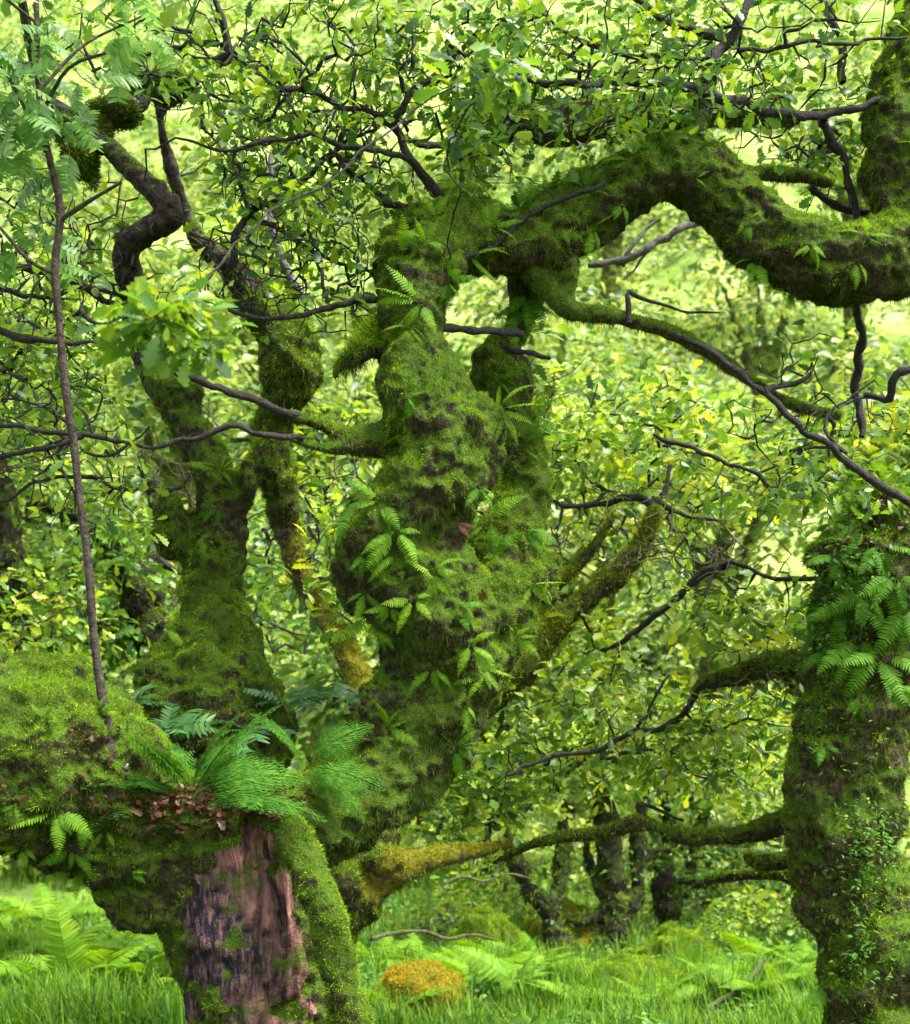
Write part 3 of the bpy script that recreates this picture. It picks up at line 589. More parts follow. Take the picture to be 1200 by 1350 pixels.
# canopy overhead and to the sides, outside the frame of the photograph: the rest of the same crown
ov = np.array([(-1.8, 3.6, 4.6)])+nrm(rng.normal(size=(110, 3)))*np.array([2.2, 2.0, .9])*rng.random((110, 1))**.4
ov2 = np.array([(1.2, 5.0, 5.0)])+nrm(rng.normal(size=(130, 3)))*np.array([2.4, 1.8, .8])*rng.random((130, 1))**.4
net2 = Net(skel, .14, .25); net2.grow(np.concatenate([ov, ov2])); o = net2.tubes(.0024, .45, 4, .03).obj('upper_twigs', M['twig'], oak); tag(o, kind='stuff')
V, Fq = leaves_at(OAKM, np.concatenate([ov, ov2]), 8, .12, .075); o = mesh_obj('upper_crown', V, Fq, M['oak_leaf'], oak); tag(o, kind='stuff')
# clumps of moss on the bent limbs, top left
for (px, py, Y, rx, rz, nn) in ((110, 176, 4.9, .1, .07, 3200), (106, 208, 4.88, .06, .07, 1700), (150, 150, 4.95, .1, .04, 1500), (205, 110, 5.75, .17, .055, 2600), (120, 225, 4.98, .02, .06, 300), (165, 315, 4.98, .03, .05, 500), (90, 520, 9, 0, 0, 0)):
    if not nn: continue
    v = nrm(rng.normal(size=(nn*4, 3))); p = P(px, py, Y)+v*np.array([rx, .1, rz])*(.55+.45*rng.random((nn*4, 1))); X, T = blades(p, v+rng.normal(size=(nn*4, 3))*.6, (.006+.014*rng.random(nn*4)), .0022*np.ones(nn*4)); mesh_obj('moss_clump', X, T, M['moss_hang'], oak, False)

# ================================================================== LEANING OAK BEHIND (yellow moss)
lean = empty('leaning_oak', (-.75, 6.3, 0), 'leaning oak behind the twisted oak with curled limbs of yellow moss', 'tree')
L_tr = pxpath([(330, 1520, 6.1, 80), (380, 1350, 6.2, 56), (420, 1230, 6.35, 46), (478, 1130, 6.5, 46), (492, 1020, 6.6, 38)])
L_a = pxpath([(492, 1030, 6.6, 30), (482, 930, 6.7, 24), (452, 848, 6.8, 19), (412, 790, 6.8, 16), (388, 735, 6.7, 16), (374, 680, 6.6, 17)])
L_a2 = pxpath([(374, 680, 6.6, 20), (364, 620, 6.5, 28), (360, 555, 6.4, 27), (385, 490, 6.3, 42), (365, 430, 6.3, 36), (335, 395, 6.2, 26)])
L_a3 = pxpath([(340, 395, 6.2, 22), (300, 350, 6.1, 16), (265, 320, 6.0, 15), (245, 280, 6.0, 11), (225, 220, 5.9, 10), (212, 165, 5.8, 10), (213, 125, 5.8, 11)])
L_a4 = pxpath([(165, 108, 5.8, 10), (195, 112, 5.8, 16), (228, 122, 5.8, 19), (255, 118, 5.8, 8)])
L_b = pxpath([(485, 1050, 6.6, 34), (600, 960, 6.9, 26), (690, 885, 6.9, 21), (738, 818, 6.9, 19), (800, 770, 6.9, 17), (842, 722, 6.9, 14), (864, 676, 6.9, 12)])
L_b2 = pxpath([(690, 870, 7, 18), (720, 790, 7, 12), (762, 745, 7, 11), (796, 702, 7, 9), (808, 680, 7, 7)])
L_c = pxpath([(445, 1180, 6.4, 36), (490, 1165, 6.42, 30), (530, 1142, 6.45, 24), (580, 1128, 6.6, 16), (630, 1122, 6.8, 11), (680, 1110, 7, 7)])
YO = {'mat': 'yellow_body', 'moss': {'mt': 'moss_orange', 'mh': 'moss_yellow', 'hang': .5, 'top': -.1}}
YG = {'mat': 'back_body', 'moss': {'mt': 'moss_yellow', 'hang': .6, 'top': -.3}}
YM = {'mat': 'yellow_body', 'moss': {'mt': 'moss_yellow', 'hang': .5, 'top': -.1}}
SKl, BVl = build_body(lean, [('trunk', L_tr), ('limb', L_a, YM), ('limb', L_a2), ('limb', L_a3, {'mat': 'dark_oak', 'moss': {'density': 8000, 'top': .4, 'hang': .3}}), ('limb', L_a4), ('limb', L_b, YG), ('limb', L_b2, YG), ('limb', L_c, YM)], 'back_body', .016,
    [(P(385, 490, 6.3), (.16, .14, .16)), (P(352, 610, 6.4), (.08, .1, .13)), (P(505, 1135, 6.35), (.1, .08, .07)), (P(455, 1165, 6.3), (.09, .08, .08))], 1.1, density=40000, L=.014, W=.0026)
skl = branches(lean, [[(862, 668, 6.9, 8), (830, 655, 6.9, 7), (760, 668, 7, 5), (720, 660, 7, 3)], [(860, 660, 6.9, 7), (900, 680, 7, 4), (950, 690, 7, 3)], [(870, 655, 6.9, 5), (885, 620, 7, 4), (880, 570, 7, 3)]], 'twig')
net = Net(np.concatenate([SKl[:, :3]]+skl), .08, .3)
t1 = np.concatenate([blob(830, 560, 7.2, 150, 100, 90, .8), blob(900, 650, 7.4, 130, 80, 50, .8), blob(760, 600, 7.2, 80, 90, 36), blob(600, 1050, 7, 90, 70, 60), blob(470, 760, 6.9, 100, 90, 40), blob(420, 620, 7.2, 90, 100, 40), blob(330, 300, 6.4, 120, 120, 50), blob(760, 850, 7.2, 100, 60, 40)])
t2 = np.concatenate([blob(880, 720, 7, 120, 80, 130, .6), blob(780, 700, 7, 80, 60, 60, .6), blob(430, 700, 7, 100, 120, 120, .6), blob(250, 620, 7, 120, 120, 60, .6)])
net.grow(t1); tag(net.tubes(.0024, .42, 5, .02).obj('twigs', M['twig'], lean), kind='stuff')
net = Net(np.concatenate([SKl[:, :3]]+skl), .08, .3); net.grow(t2); tag(net.tubes(.0024, .36, 5, .014).obj('twigs', M['brown_twig'], lean), kind='stuff')
V, Fq = leaves_at(OAK, t1, 12, .14, .064, var=.5); tag(mesh_obj('crown', V, Fq, M['oak_leaf_yellow'], lean), kind='stuff')

# ================================================================== RIGHT OAK
ro = empty('stout_oak', (1.75, 6, 0), 'stout old oak with ferny top at the right edge of the wood', 'tree')
Rt = pxpath([(1200, 1560, 5.95, 140), (1180, 1400, 6, 100), (1168, 1300, 6, 82), (1138, 1210, 6, 62), (1110, 1130, 6, 66), (1112, 1040, 6, 72), (1130, 950, 6, 78), (1155, 860, 6, 84), (1165, 770, 6, 84), (1175, 710, 6, 76)])
Rt2 = pxpath([(1260, 1500, 6, 90), (1230, 1340, 6, 70), (1215, 1260, 6.05, 40)])
Rt3 = pxpath([(1170, 800, 6, 60), (1210, 700, 6.1, 55), (1250, 600, 6.2, 50)])
R1 = pxpath([(1100, 1085, 6.2, 26), (1040, 1082, 6.3, 20), (1000, 1095, 6.4, 16), (950, 1102, 6.4, 13), (905, 1104, 6.4, 13), (865, 1090, 6.5, 9), (840, 1085, 6.5, 12), (800, 1096, 6.6, 11), (740, 1104, 6.7, 10), (690, 1118, 6.8, 8), (650, 1138, 6.9, 5)])
R2 = pxpath([(1095, 1130, 6.3, 22), (1040, 1133, 6.4, 14), (1000, 1136, 6.4, 12), (985, 1130, 6.4, 8)])
R3 = pxpath([(1090, 1165, 6.5, 18), (1020, 1150, 6.7, 11), (970, 1155, 6.8, 10), (930, 1160, 6.9, 8)])
R4 = pxpath([(1080, 880, 6.1, 18), (1020, 875, 6.3, 18), (970, 893, 6.5, 15), (930, 900, 6.5, 10), (912, 915, 6.5, 6)])
SKr, BVr = build_body(ro, [('trunk', Rt), ('root_flare', Rt2, {'moss': {'mt': 'moss_yellow'}}), ('limb', Rt3), ('limb', R1, {'mat': 'back_body', 'moss': {'top': -.4, 'hang': .4}}), ('limb', R2, {'mat': 'back_body', 'moss': {'top': -.4, 'hang': .4}}), ('limb', R3, {'mat': 'back_body', 'moss': {'top': -.4, 'hang': .4}}), ('limb', R4, {'mat': 'back_body', 'moss': {'top': -.4}})],
    'right_body', .015, [(P(1110, 730, 5.95), (.13, .12, .13)), (P(1070, 900, 6), (.06, .1, .12)), (P(1080, 1190, 6), (.09, .1, .14))], 1.1, density=26000, L=.016, W=.0022, top=.12)
skr = branches(ro, [[(915, 910, 6.5, 6), (905, 940, 6.6, 6), (870, 960, 6.6, 6), (830, 968, 6.6, 5), (790, 985, 6.6, 5), (720, 1002, 6.6, 4), (670, 1020, 6.6, 3)], [(910, 980, 7, 4), (850, 990, 7, 4), (780, 1000, 7, 3)],
    [(860, 1085, 6.5, 5), (845, 1060, 6.5, 4), (900, 1085, 6.5, 3)], [(840, 965, 6.6, 4), (860, 930, 6.6, 3), (880, 890, 6.6, 2)], [(1090, 660, 6, 5), (1030, 650, 6.1, 4), (990, 620, 6.2, 4), (940, 600, 6.3, 4), (890, 585, 6.4, 5), (860, 570, 6.4, 3)],
    [(1080, 760, 6.1, 5), (1010, 760, 6.3, 4), (960, 740, 6.4, 4), (930, 780, 6.4, 3)], [(960, 745, 6.5, 9), (930, 755, 6.6, 9), (890, 790, 6.7, 7), (850, 825, 6.8, 6), (800, 855, 6.9, 4), (750, 865, 7, 2)]], 'twig')
net = Net(np.concatenate([SKr[:, :3]]+skr), .07, .3)
t1 = np.concatenate([blob(960, 960, 6.8, 130, 60, 70, .6), blob(800, 930, 7.0, 150, 70, 80, .7), blob(720, 1010, 7.2, 90, 60, 60, .6), blob(900, 1020, 7.2, 140, 50, 60, .6), blob(970, 820, 6.5, 90, 60, 50, .4), blob(1080, 600, 6.2, 120, 70, 50, .5), blob(1190, 560, 6.2, 60, 80, 20)])
t2 = np.concatenate([blob(940, 730, 6.4, 160, 110, 150, .5), blob(1010, 900, 6.3, 90, 80, 90, .4), blob(850, 960, 6.8, 130, 70, 80, .5)])
net.grow(t1); tag(net.tubes(.0021, .42, 5, .02).obj('twigs', M['twig'], ro), kind='stuff')
net = Net(np.concatenate([SKr[:, :3]]+skr), .07, .3); net.grow(t2); tag(net.tubes(.002, .36, 5, .012).obj('twigs', M['brown_twig'], ro), kind='stuff')
V, Fq = leaves_at(OAK, t1, 10, .11, .06, var=.5); tag(mesh_obj('crown', V, Fq, M['oak_leaf_yellow'], ro), kind='stuff')

# ================================================================== BACKGROUND OAKS
def back_oak(chs, blobs, label, tip=.004, leaf=OAKM, lsize=.08, per=12, spread=.2, lm='oak_leaf_yellow', vox=.03, amp=2., ivy=0, bm=None, dens=4000, name='oak_tree', cat='tree', L=.03, group='background oaks'):
    b = chs[0][0]; Yb = b[1]; root = empty(name, (b[0], b[1], b[2]), label, cat, group)
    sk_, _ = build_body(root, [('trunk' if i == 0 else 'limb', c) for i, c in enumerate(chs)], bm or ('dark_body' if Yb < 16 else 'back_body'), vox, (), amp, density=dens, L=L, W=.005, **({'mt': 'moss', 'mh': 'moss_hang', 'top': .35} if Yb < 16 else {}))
    if ivy:
        q = sk_[rng.integers(len(sk_), size=ivy)]; v = nrm(rng.normal(size=(ivy, 3))); ip = q[:, :3]+v*(q[:, 3:]*1.15+.02)
        V, Fq = leaves_at(OVAL, ip, 3, .05, .05, var=.5); tag(mesh_obj('ivy', V, Fq, M['herb'], root), kind='stuff')
    net = Net(sk_[:, :3], .15, .28); t = np.concatenate(blobs); net.grow(t)
    tag(net.tubes(tip, .42, 4, .05).obj('twigs', M['twig'], root), kind='stuff')
    V, Fq = leaves_at(leaf, t, per, spread, lsize); tag(mesh_obj('crown', V, Fq, M[lm], root), kind='stuff'); return root
def gp(px, Y, rpx, dz=-.1): g = G(px, Y); return [g[0], Y, g[2]+dz, rpx/F*Y]
def cat(*a): return np.array([list(x) for x in a])
def pp(px, py, Y, r): return [*P(px, py, Y), r/F*Y]
back_oak([cat(gp(745, 12.2, 26), pp(730, 1220, 12.2, 16), pp(712, 1185, 12.2, 15), pp(690, 1150, 12.2, 15), pp(670, 1115, 12.2, 12), pp(650, 1060, 12.2, 10)), cat(pp(728, 1215, 12.2, 14), pp(738, 1160, 12.3, 14), pp(742, 1115, 12.4, 13), pp(750, 1060, 12.4, 10))],
    [blob(680, 1010, 12.2, 100, 70, 60, 1.), blob(590, 1060, 12, 80, 50, 40, 1.), blob(760, 990, 12.6, 80, 60, 40, 1.)], 'small forked dark oak leftmost in the far row beyond the grass', vox=.022, ivy=60)
back_oak([cat(gp(795, 12.6, 34), pp(808, 1230, 12.6, 24), pp(810, 1190, 12.6, 22), pp(803, 1140, 12.6, 18), pp(800, 1080, 12.6, 16), pp(790, 1020, 12.6, 10)), cat(pp(815, 1220, 12.6, 18), pp(838, 1180, 12.7, 12), pp(840, 1120, 12.7, 11), pp(850, 1050, 12.7, 9)), cat(pp(800, 1190, 12.8, 10), pp(780, 1150, 13, 9), pp(770, 1100, 13, 8)), cat(pp(815, 1180, 12.6, 9), pp(770, 1215, 12.5, 7), pp(745, 1210, 12.5, 5), pp(715, 1190, 12.5, 3)), cat(pp(838, 1150, 12.6, 8), pp(870, 1120, 12.7, 7), pp(920, 1130, 12.8, 5), pp(960, 1110, 12.9, 3))],
    [blob(800, 1010, 12.8, 100, 60, 70, 1.), blob(860, 960, 13, 90, 60, 60, 1.)], 'bright mossy oak with twin stems rising from behind the green boulder', vox=.022, ivy=110)
back_oak([cat(gp(885, 13.6, 28), pp(880, 1210, 13.5, 17), pp(872, 1160, 13.4, 15), pp(882, 1110, 13.4, 13), pp(880, 1050, 13.4, 10)), cat(pp(878, 1200, 13.5, 14), pp(905, 1170, 13.6, 10), pp(912, 1130, 13.6, 9), pp(930, 1070, 13.6, 8)), cat(pp(875, 1150, 13.4, 9), pp(930, 1165, 13.3, 8), pp(980, 1140, 13.3, 6), pp(1020, 1150, 13.3, 4))],
    [blob(900, 1020, 13.5, 110, 60, 80, 1.), blob(990, 1000, 13.5, 90, 70, 60, 1.)], 'straight ivy clad oak just right of the bright mossy twin stemmed oak', vox=.022, ivy=200)
back_oak([cat(gp(1000, 15, 26), pp(985, 1195, 15, 22), pp(940, 1178, 15, 20), pp(920, 1150, 15.2, 14), pp(950, 1090, 15.4, 10)), cat(pp(985, 1195, 15, 16), pp(1020, 1150, 15, 10), pp(1030, 1080, 15, 8))],
    [blob(1000, 1060, 15, 90, 70, 60, 1.)], 'crouching mossy oak bent low over the ground far behind', vox=.03, ivy=120, bm='back_body')
back_oak([cat(gp(330, 9.6, 40), pp(230, 1150, 9.5, 34), pp(90, 980, 9.4, 34), pp(20, 900, 9.3, 32), pp(5, 760, 9.2, 28), pp(-5, 640, 9.2, 24), pp(-30, 500, 9.2, 20)), cat(pp(8, 760, 9.2, 20), pp(-40, 700, 9.2, 14), pp(-80, 640, 9.2, 10))],
    [blob(30, 560, 9.4, 120, 110, 80, 1.), blob(60, 820, 9.4, 110, 60, 90, 1.), blob(100, 420, 9.4, 120, 100, 60, 1.)], 'shaggy mossy oak standing behind the left limb of the twisted oak', vox=.022)
back_oak([cat(gp(330, 10, 46), pp(300, 1100, 10, 34), pp(190, 800, 9.8, 26), pp(150, 720, 9.8, 22), pp(90, 680, 9.8, 18), pp(40, 655, 9.8, 14)), cat(pp(180, 790, 9.8, 18), pp(210, 690, 10, 14), pp(190, 600, 10, 10))],
    [blob(130, 740, 10, 130, 100, 130, 1.2), blob(390, 760, 10.5, 100, 120, 100, 1.2), blob(180, 830, 10, 90, 50, 50)], 'dark slanting oak glimpsed left of the mossy left stem', vox=.025, lm='oak_leaf')
# hillside trees
hz = [(420, 17, 560, 130), (560, 22, 700, 150), (760, 18, 700, 130), (960, 20, 640, 150), (1150, 18, 560, 140), (60, 19, 700, 150), (230, 24, 520, 130), (700, 30, 430, 130), (1000, 32, 380, 120), (880, 26, 820, 120),
      (350, 34, 400, 110), (100, 38, 300, 100), (560, 42, 260, 100), (800, 46, 190, 90), (1120, 44, 200, 90), (660, 15.5, 880, 110), (1060, 16, 860, 100), (480, 15, 900, 90)]
hl = ['tall pale oak on the slope above the left stem', 'hazy oak high on the slope right behind the central limb', 'yellow green oak on the slope right of the central limb', 'broad yellow green oak on the slope under the arch', 'pale oak on the slope over the stout oak',
      'pale oak on the slope at the left of the sapling', 'small oak on the slope above the slanting dark oak', 'far oak on the slope seen under the arching limb', 'far round oak beneath the right foot of the arch', 'round low oak between the curled yellow limbs and the slope',
      'far oak glimpsed between the bent bare limbs and the centre', 'far oak at upper left behind the sapling top', 'tiny far oak high above the arch start', 'tiny far oak near the crest above the arch', 'tiny far oak near the crest at upper right', 'leafy oak directly behind the fork of the twisted oak',
      'leafy oak behind the left flank of the stout oak', 'leafy oak filling the gap between trunk and left stem']
for (px, Y, py, r), lab in zip(hz, hl):
    g = G(px, Y); c = P(px, py, Y); top = c[2]
    if top < g[2]+1.2: top = g[2]+2.
    rr = r/F*Y; k = 1. if Y < 30 else .6
    mid = [g[0]+rr*.25*(rng.random()-.5)*2, Y, (g[2]+top)/2, .10+.004*Y]; tp = [c[0], Y, top, .07]
    n = int(120*k)
    pts = np.array([c[0], Y, top])+nrm(rng.normal(size=(n, 3)))*np.array([rr, rr*.8, rr*.75])*rng.random((n, 1))**.4
    back_oak([cat([g[0], Y, g[2]-.1, .16+.004*Y], mid, tp), cat(mid, [c[0]-rr*.4, Y, top+.1, .05]), cat(mid, [c[0]+rr*.4, Y, top+.2, .05])], [pts], lab, tip=.006, leaf=OAKF, lsize=.11+.003*Y, per=16, spread=.25+.01*Y, lm='oak_leaf_far', vox=.06, dens=600, L=.06)

# ================================================================== SAPLING
sp = empty('rowan_sapling', P(143, 985, 3.95), 'thin straight rowan sapling rooted in the moss of the left limb', 'sapling')
ch = catmull(pxpath([(146, 1000, 3.95, 8), (140, 950, 3.95, 7), (125, 850, 3.95, 5.5), (116, 740, 3.95, 5.5), (103, 640, 3.95, 5.3), (98, 590, 3.95, 5.5), (85, 500, 3.95, 5.5), (76, 400, 3.95, 5), (72, 350, 3.95, 5), (80, 280, 3.95, 5), (68, 220, 3.95, 4.5), (55, 160, 3.95, 4.5), (50, 90, 3.95, 4), (48, 0, 3.95, 3.5), (44, -80, 3.95, 3)]), lambda r: .03)
V, Fq = tube(ch, 9, .12); mesh_obj('trunk', V, Fq, M['sapling_bark'], sp)
for s in ([(80, 290, 3.95, 3.5), (110, 270, 3.9, 3), (160, 240, 3.85, 2)], [(55, 150, 3.95, 3), (90, 90, 3.9, 2.5), (140, 70, 3.9, 2)], [(60, 200, 3.95, 3), (10, 100, 3.95, 2.5), (-30, 60, 3.95, 2)], [(52, 120, 3.95, 2.5), (110, 60, 4.05, 2), (190, 20, 4.1, 1.5)], [(48, 30, 3.95, 2), (10, 0, 3.9, 2), (-20, -30, 3.9, 1)], [(72, 360, 3.95, 3), (40, 345, 3.9, 2.5), (0, 300, 3.9, 2)]):
    V, Fq = tube(catmull(pxpath(s), lambda r: .03), 6, .2); mesh_obj('branch', V, Fq, M['sapling_bark'], sp)
rp = np.concatenate([blob(40, 120, 3.95, 90, 110, 30, .25), blob(140, 20, 4.0, 100, 30, 12, .25), blob(10, 290, 3.95, 50, 70, 9, .2), blob(30, 170, 3.95, 40, 50, 8, .2)])
B = Bag()
for p in rp:
    for k in range(2):
        d = nrm(np.array([rng.normal(), rng.normal()*.6, -.15+.3*rng.normal()])); X, Y_ = instance(ROW[rng.integers(2)], p[None], frames(d[None], nrm(np.array([[0, -.5, 1.]])+.4*rng.normal(size=(1, 3)))), [.1+.06*rng.random()]); B.add(X, Y_)
tag(B.obj('crown', M['rowan_leaf'], sp), kind='stuff')

# ================================================================== FERNS
def hit(px, py, bvs=None):
    o_ = Vector((0, 0, H)); d_ = Vector(P(px, py, 1.)-np.array([0, 0, H])).normalized(); best = None
    for bv in (bvs or BODIES[:1]):
        h = bv.ray_cast(o_, d_)
        if h[0] is not None and (best is None or h[3] < best[2]): best = (np.array(h[0]), np.array(h[1]), h[3])
    return best
FM = {}
def frond_mesh(kind, i, m):
    k = (kind, i, m)
    if k not in FM: T = {'poly': POLY, 'lady': LADY, 'row': ROW, 'ground': GFERN}[kind][i]; FM[k] = raw_mesh('frond', T[0], T[1], M[m])
    return FM[k]
def fern(loc, dirs, sizes, label, kind='poly', m='fern', group=None, cat_='fern', up=(0, -.6, .8), name='fern'):
    root = empty(name, loc, label, cat_, group); n = {'poly': 4, 'lady': 3, 'row': 2, 'ground': 4}[kind]
    for d_, s_ in zip(dirs, sizes):
        o = bpy.data.objects.new('frond', frond_mesh(kind, int(rng.integers(n)), m)); S.collection.objects.link(o); o.parent = root
        Rm = frames(nrm(np.array(d_, float))[None], nrm(np.array(up)+.35*rng.normal(size=3))[None])[0]
        mw = Matrix([[*(Rm[r]*s_), 0] for r in range(3)]+[[0, 0, 0, 1]]); o.matrix_local = mw
    return root
GF = 'ferns growing on the mossy oak limbs'
# px, py, length px, image angle (90 = up), fronds, where
FL = [(500, 600, 60, 10, 2, 'lone fern at the elbow of the mossy side branch'), (470, 640, 60, 215, 4, 'fern tuft below the mossy side branch left of the dark hollow'), (500, 660, 55, 240, 3, 'fern drooping over the dark hollow of the central limb'), (455, 690, 45, 250, 3, 'fern on the left swelling of the central limb'),
 (520, 700, 60, 280, 3, 'bright fern hanging down the dark hollow'), (480, 730, 45, 265, 2, 'small fern low on the left swelling'), (525, 730, 55, 300, 2, 'curling fern below the dark hollow'), (570, 755, 65, 300, 4, 'large fern tuft in the middle of the lower swelling'), (545, 790, 50, 265, 2, 'fern hanging above the pale root tip'),
 (515, 800, 45, 250, 2, 'small fern left of the pale root tip'), (490, 820, 60, 255, 2, 'fern on the lower left rim of the swelling'), (570, 880, 45, 270, 1, 'single fern frond under the chin of the central limb'), (620, 850, 50, 330, 3, 'fern arching on the right knee of the limb'), (640, 880, 45, 280, 2, 'fern drooping from the right knee'),
 (615, 930, 40, 280, 1, 'fern on the shaded face of the right fork'), (650, 660, 65, 20, 3, 'fern between the central limb and its side stem'), (640, 690, 60, 200, 3, 'fern tuft at the foot of the side stem'), (690, 590, 55, 10, 3, 'feathery fern on the right of the side stem'), (660, 540, 60, 20, 3, 'upright fern on the top of the side stem'),
 (650, 500, 45, 5, 2, 'fern just under the round knob of the side stem'), (700, 545, 55, 30, 2, 'fern pointing out of the side stem towards the slope'), (690, 700, 50, 300, 2, 'fern over the mossy right shoulder'), (650, 730, 50, 340, 3, 'fern on the mossy right shoulder'), (700, 770, 50, 300, 2, 'fern at the outer edge of the right shoulder'),
 (555, 400, 60, 200, 4, 'thick fern tuft under the bend of the arch'), (590, 370, 60, 320, 4, 'fern on the face of the bend'), (530, 340, 50, 20, 3, 'fern on the dome at the start of the arch'), (620, 340, 55, 330, 3, 'fern below the brown root on the arch'), (540, 430, 45, 280, 2, 'fern at the throat of the central limb'),
 (640, 400, 50, 290, 3, 'fern hanging beside the gap under the arch'), (700, 385, 60, 300, 3, 'broad blurred fern hanging under the arch'), (660, 420, 45, 250, 2, 'fern over the small dark branch'), (780, 300, 50, 280, 2, 'bright leafy fern on the flank of the arch'), (820, 270, 30, 230, 1, 'little fern midway along the arch'),
 (740, 300, 30, 250, 1, 'tiny fern on the dark flank of the arch'), (690, 260, 50, 100, 3, 'erect fern on top of the arch before its crest'), (610, 250, 50, 95, 3, 'erect fern beside the dark stem'), (720, 250, 50, 130, 2, 'fern on the arch left of the crest'), (830, 210, 45, 120, 3, 'fern on the crest of the arch'),
 (915, 235, 30, 10, 1, 'tiny bright fern on the crown of the arch'), (1070, 320, 40, 280, 2, 'fern on the descending arch'), (1130, 345, 45, 265, 2, 'fern near the foot of the arch'), (1040, 385, 45, 220, 3, 'fern hanging under the descending arch'), (995, 345, 45, 210, 2, 'fern at the inside of the descending arch'), (1140, 310, 40, 30, 2, 'fern where the arch meets the upright limb'),
 (1170, 200, 40, 0, 2, 'fern on the upright limb at top right'), (290, 620, 45, 60, 3, 'fern on the dark left stem'), (290, 665, 35, 240, 2, 'small fern halfway up the left stem'), (270, 705, 30, 270, 1, 'single frond on the shaded left stem'), (310, 590, 40, 40, 2, 'fern on the lump of the left stem'), (245, 855, 35, 20, 2, 'small fern on the bulging base of the left stem'),
 (520, 570, 40, 20, 2, 'fern on the chest of the central limb'), (590, 480, 30, 250, 1, 'tiny fern below the throat'), (75, 1070, 60, 250, 3, 'fern on the flank of the left limb'), (110, 1070, 60, 230, 2, 'arched fern beside the flank fern'), (95, 1120, 50, 330, 3, 'fern low on the flank of the left limb'), (100, 1150, 40, 290, 2, 'fern at the underside of the left limb'),
 (60, 950, 40, 30, 2, 'small fern on the top of the left limb'), (20, 1060, 40, 200, 2, 'fern at the far left of the left limb'), (170, 1150, 30, 20, 1, 'small fern near the trunk on the left limb'), (140, 1095, 45, 210, 2, 'fern in the middle of the left limb'),
 (510, 960, 50, 60, 3, 'grassy fern on the right fork'), (600, 985, 50, 10, 3, 'dark fern at the lower edge of the right fork'), (560, 320, 45, 60, 3, 'fern on the left side of the dome where the arch starts'), (575, 290, 40, 110, 2, 'short fern on the crown of the dome'), (650, 300, 40, 60, 2, 'fern beside the brown root on the arch'), (770, 250, 45, 70, 2, 'fern on the rising part of the arch'), (870, 200, 40, 60, 3, 'fern behind the pin branch on the arch'), (985, 290, 30, 300, 1, 'tiny fern on the bright back of the descending arch'), (1000, 370, 45, 250, 2, 'fern dangling from the inner curve of the arch'), (535, 520, 35, 340, 1, 'tiny fern on the left chest of the central limb'), (630, 640, 40, 300, 2, 'fern beneath the shoulder bulge'), (480, 780, 45, 270, 3, 'fern fringe on the left of the lower swelling'), (600, 800, 50, 280, 3, 'fern cluster under the large middle tuft'), (680, 840, 50, 320, 3, 'fern on the outer right knee'), (130, 940, 40, 60, 2, 'fern at the foot of the sapling'), (30, 1120, 40, 260, 2, 'fern at the lower far left of the left limb'), (215, 545, 35, 30, 2, 'fern at the top of the left stem')]
for (px, py, lp, an, nf, lab) in FL:
    h = hit(px, py, [BVo])
    if h is None:
        for dy in (15, -15, 30, -30, 45):
            h = hit(px, py+dy, [BVo]) or hit(px+dy, py, [BVo])
            if h: break
    if h is None: continue
    dirs, sz = [], []
    for k in range(nf+3):
        a = R(an+(k-(nf+2)/2)*34+rng.normal()*22); dirs.append([math.cos(a), -.35-.3*rng.random(), math.sin(a)]); sz.append(lp/F*h[0][1]*(.55+.65*rng.random()))
    fern(h[0]-h[1]*.004, dirs, sz, lab, group=GF, m='fern' if rng.random() < .4 else 'fern_bright')
# more small polypody on the stout oak
FR = [(1130, 690, 60, 'fern on the rim of the stout oak top'), (1160, 720, 60, 'fern drooping over the dark top of the stout oak'), (1100, 730, 55, 'fern at the left shoulder of the stout oak'), (1180, 760, 70, 'long fern on the front of the stout oak'), (1140, 780, 60, 'fern in the dark hollow of the stout oak'), (1110, 800, 60, 'fern under the left shoulder of the stout oak'),
 (1190, 800, 70, 'large hanging fern at the right of the stout oak'), (1130, 840, 75, 'large hanging fern in the middle of the stout oak'), (1160, 860, 70, 'large hanging fern right of the middle one'), (1090, 860, 45, 'fern on the left edge of the stout oak'), (1180, 900, 45, 'small fern below the large hanging ferns'), (1085, 980, 35, 'small fern low on the stout oak'),
 (1080, 780, 55, 'fern sticking out left of the stout oak'), (1150, 650, 50, 'fern on the very top of the stout oak'), (1110, 670, 50, 'upright fern on the top left of the stout oak'), (1090, 1300, 45, 'fern at the foot of the stout oak'), (1135, 920, 40, 'pair of fronds on the bark of the stout oak'), (1075, 830, 45, 'fern beside the twiggy flank of the stout oak')]
for (px, py, lp, lab) in FR:
    h = hit(px, py, [BVr]) or hit(px+20, py+15, [BVr]) or hit(px+40, py+35, [BVr])
    if h is None: continue
    up_ = py < 690; base = 90 if up_ else 265; dirs, sz = [], []
    for k in range(5):
        a = R(base+(k-2)*32+rng.normal()*14); dirs.append([math.cos(a), -.5-.3*rng.random(), math.sin(a)]); sz.append(lp/F*h[0][1]*(.75+.5*rng.random()))
    fern(h[0], dirs, sz, lab, group='ferns growing on the stout oak')
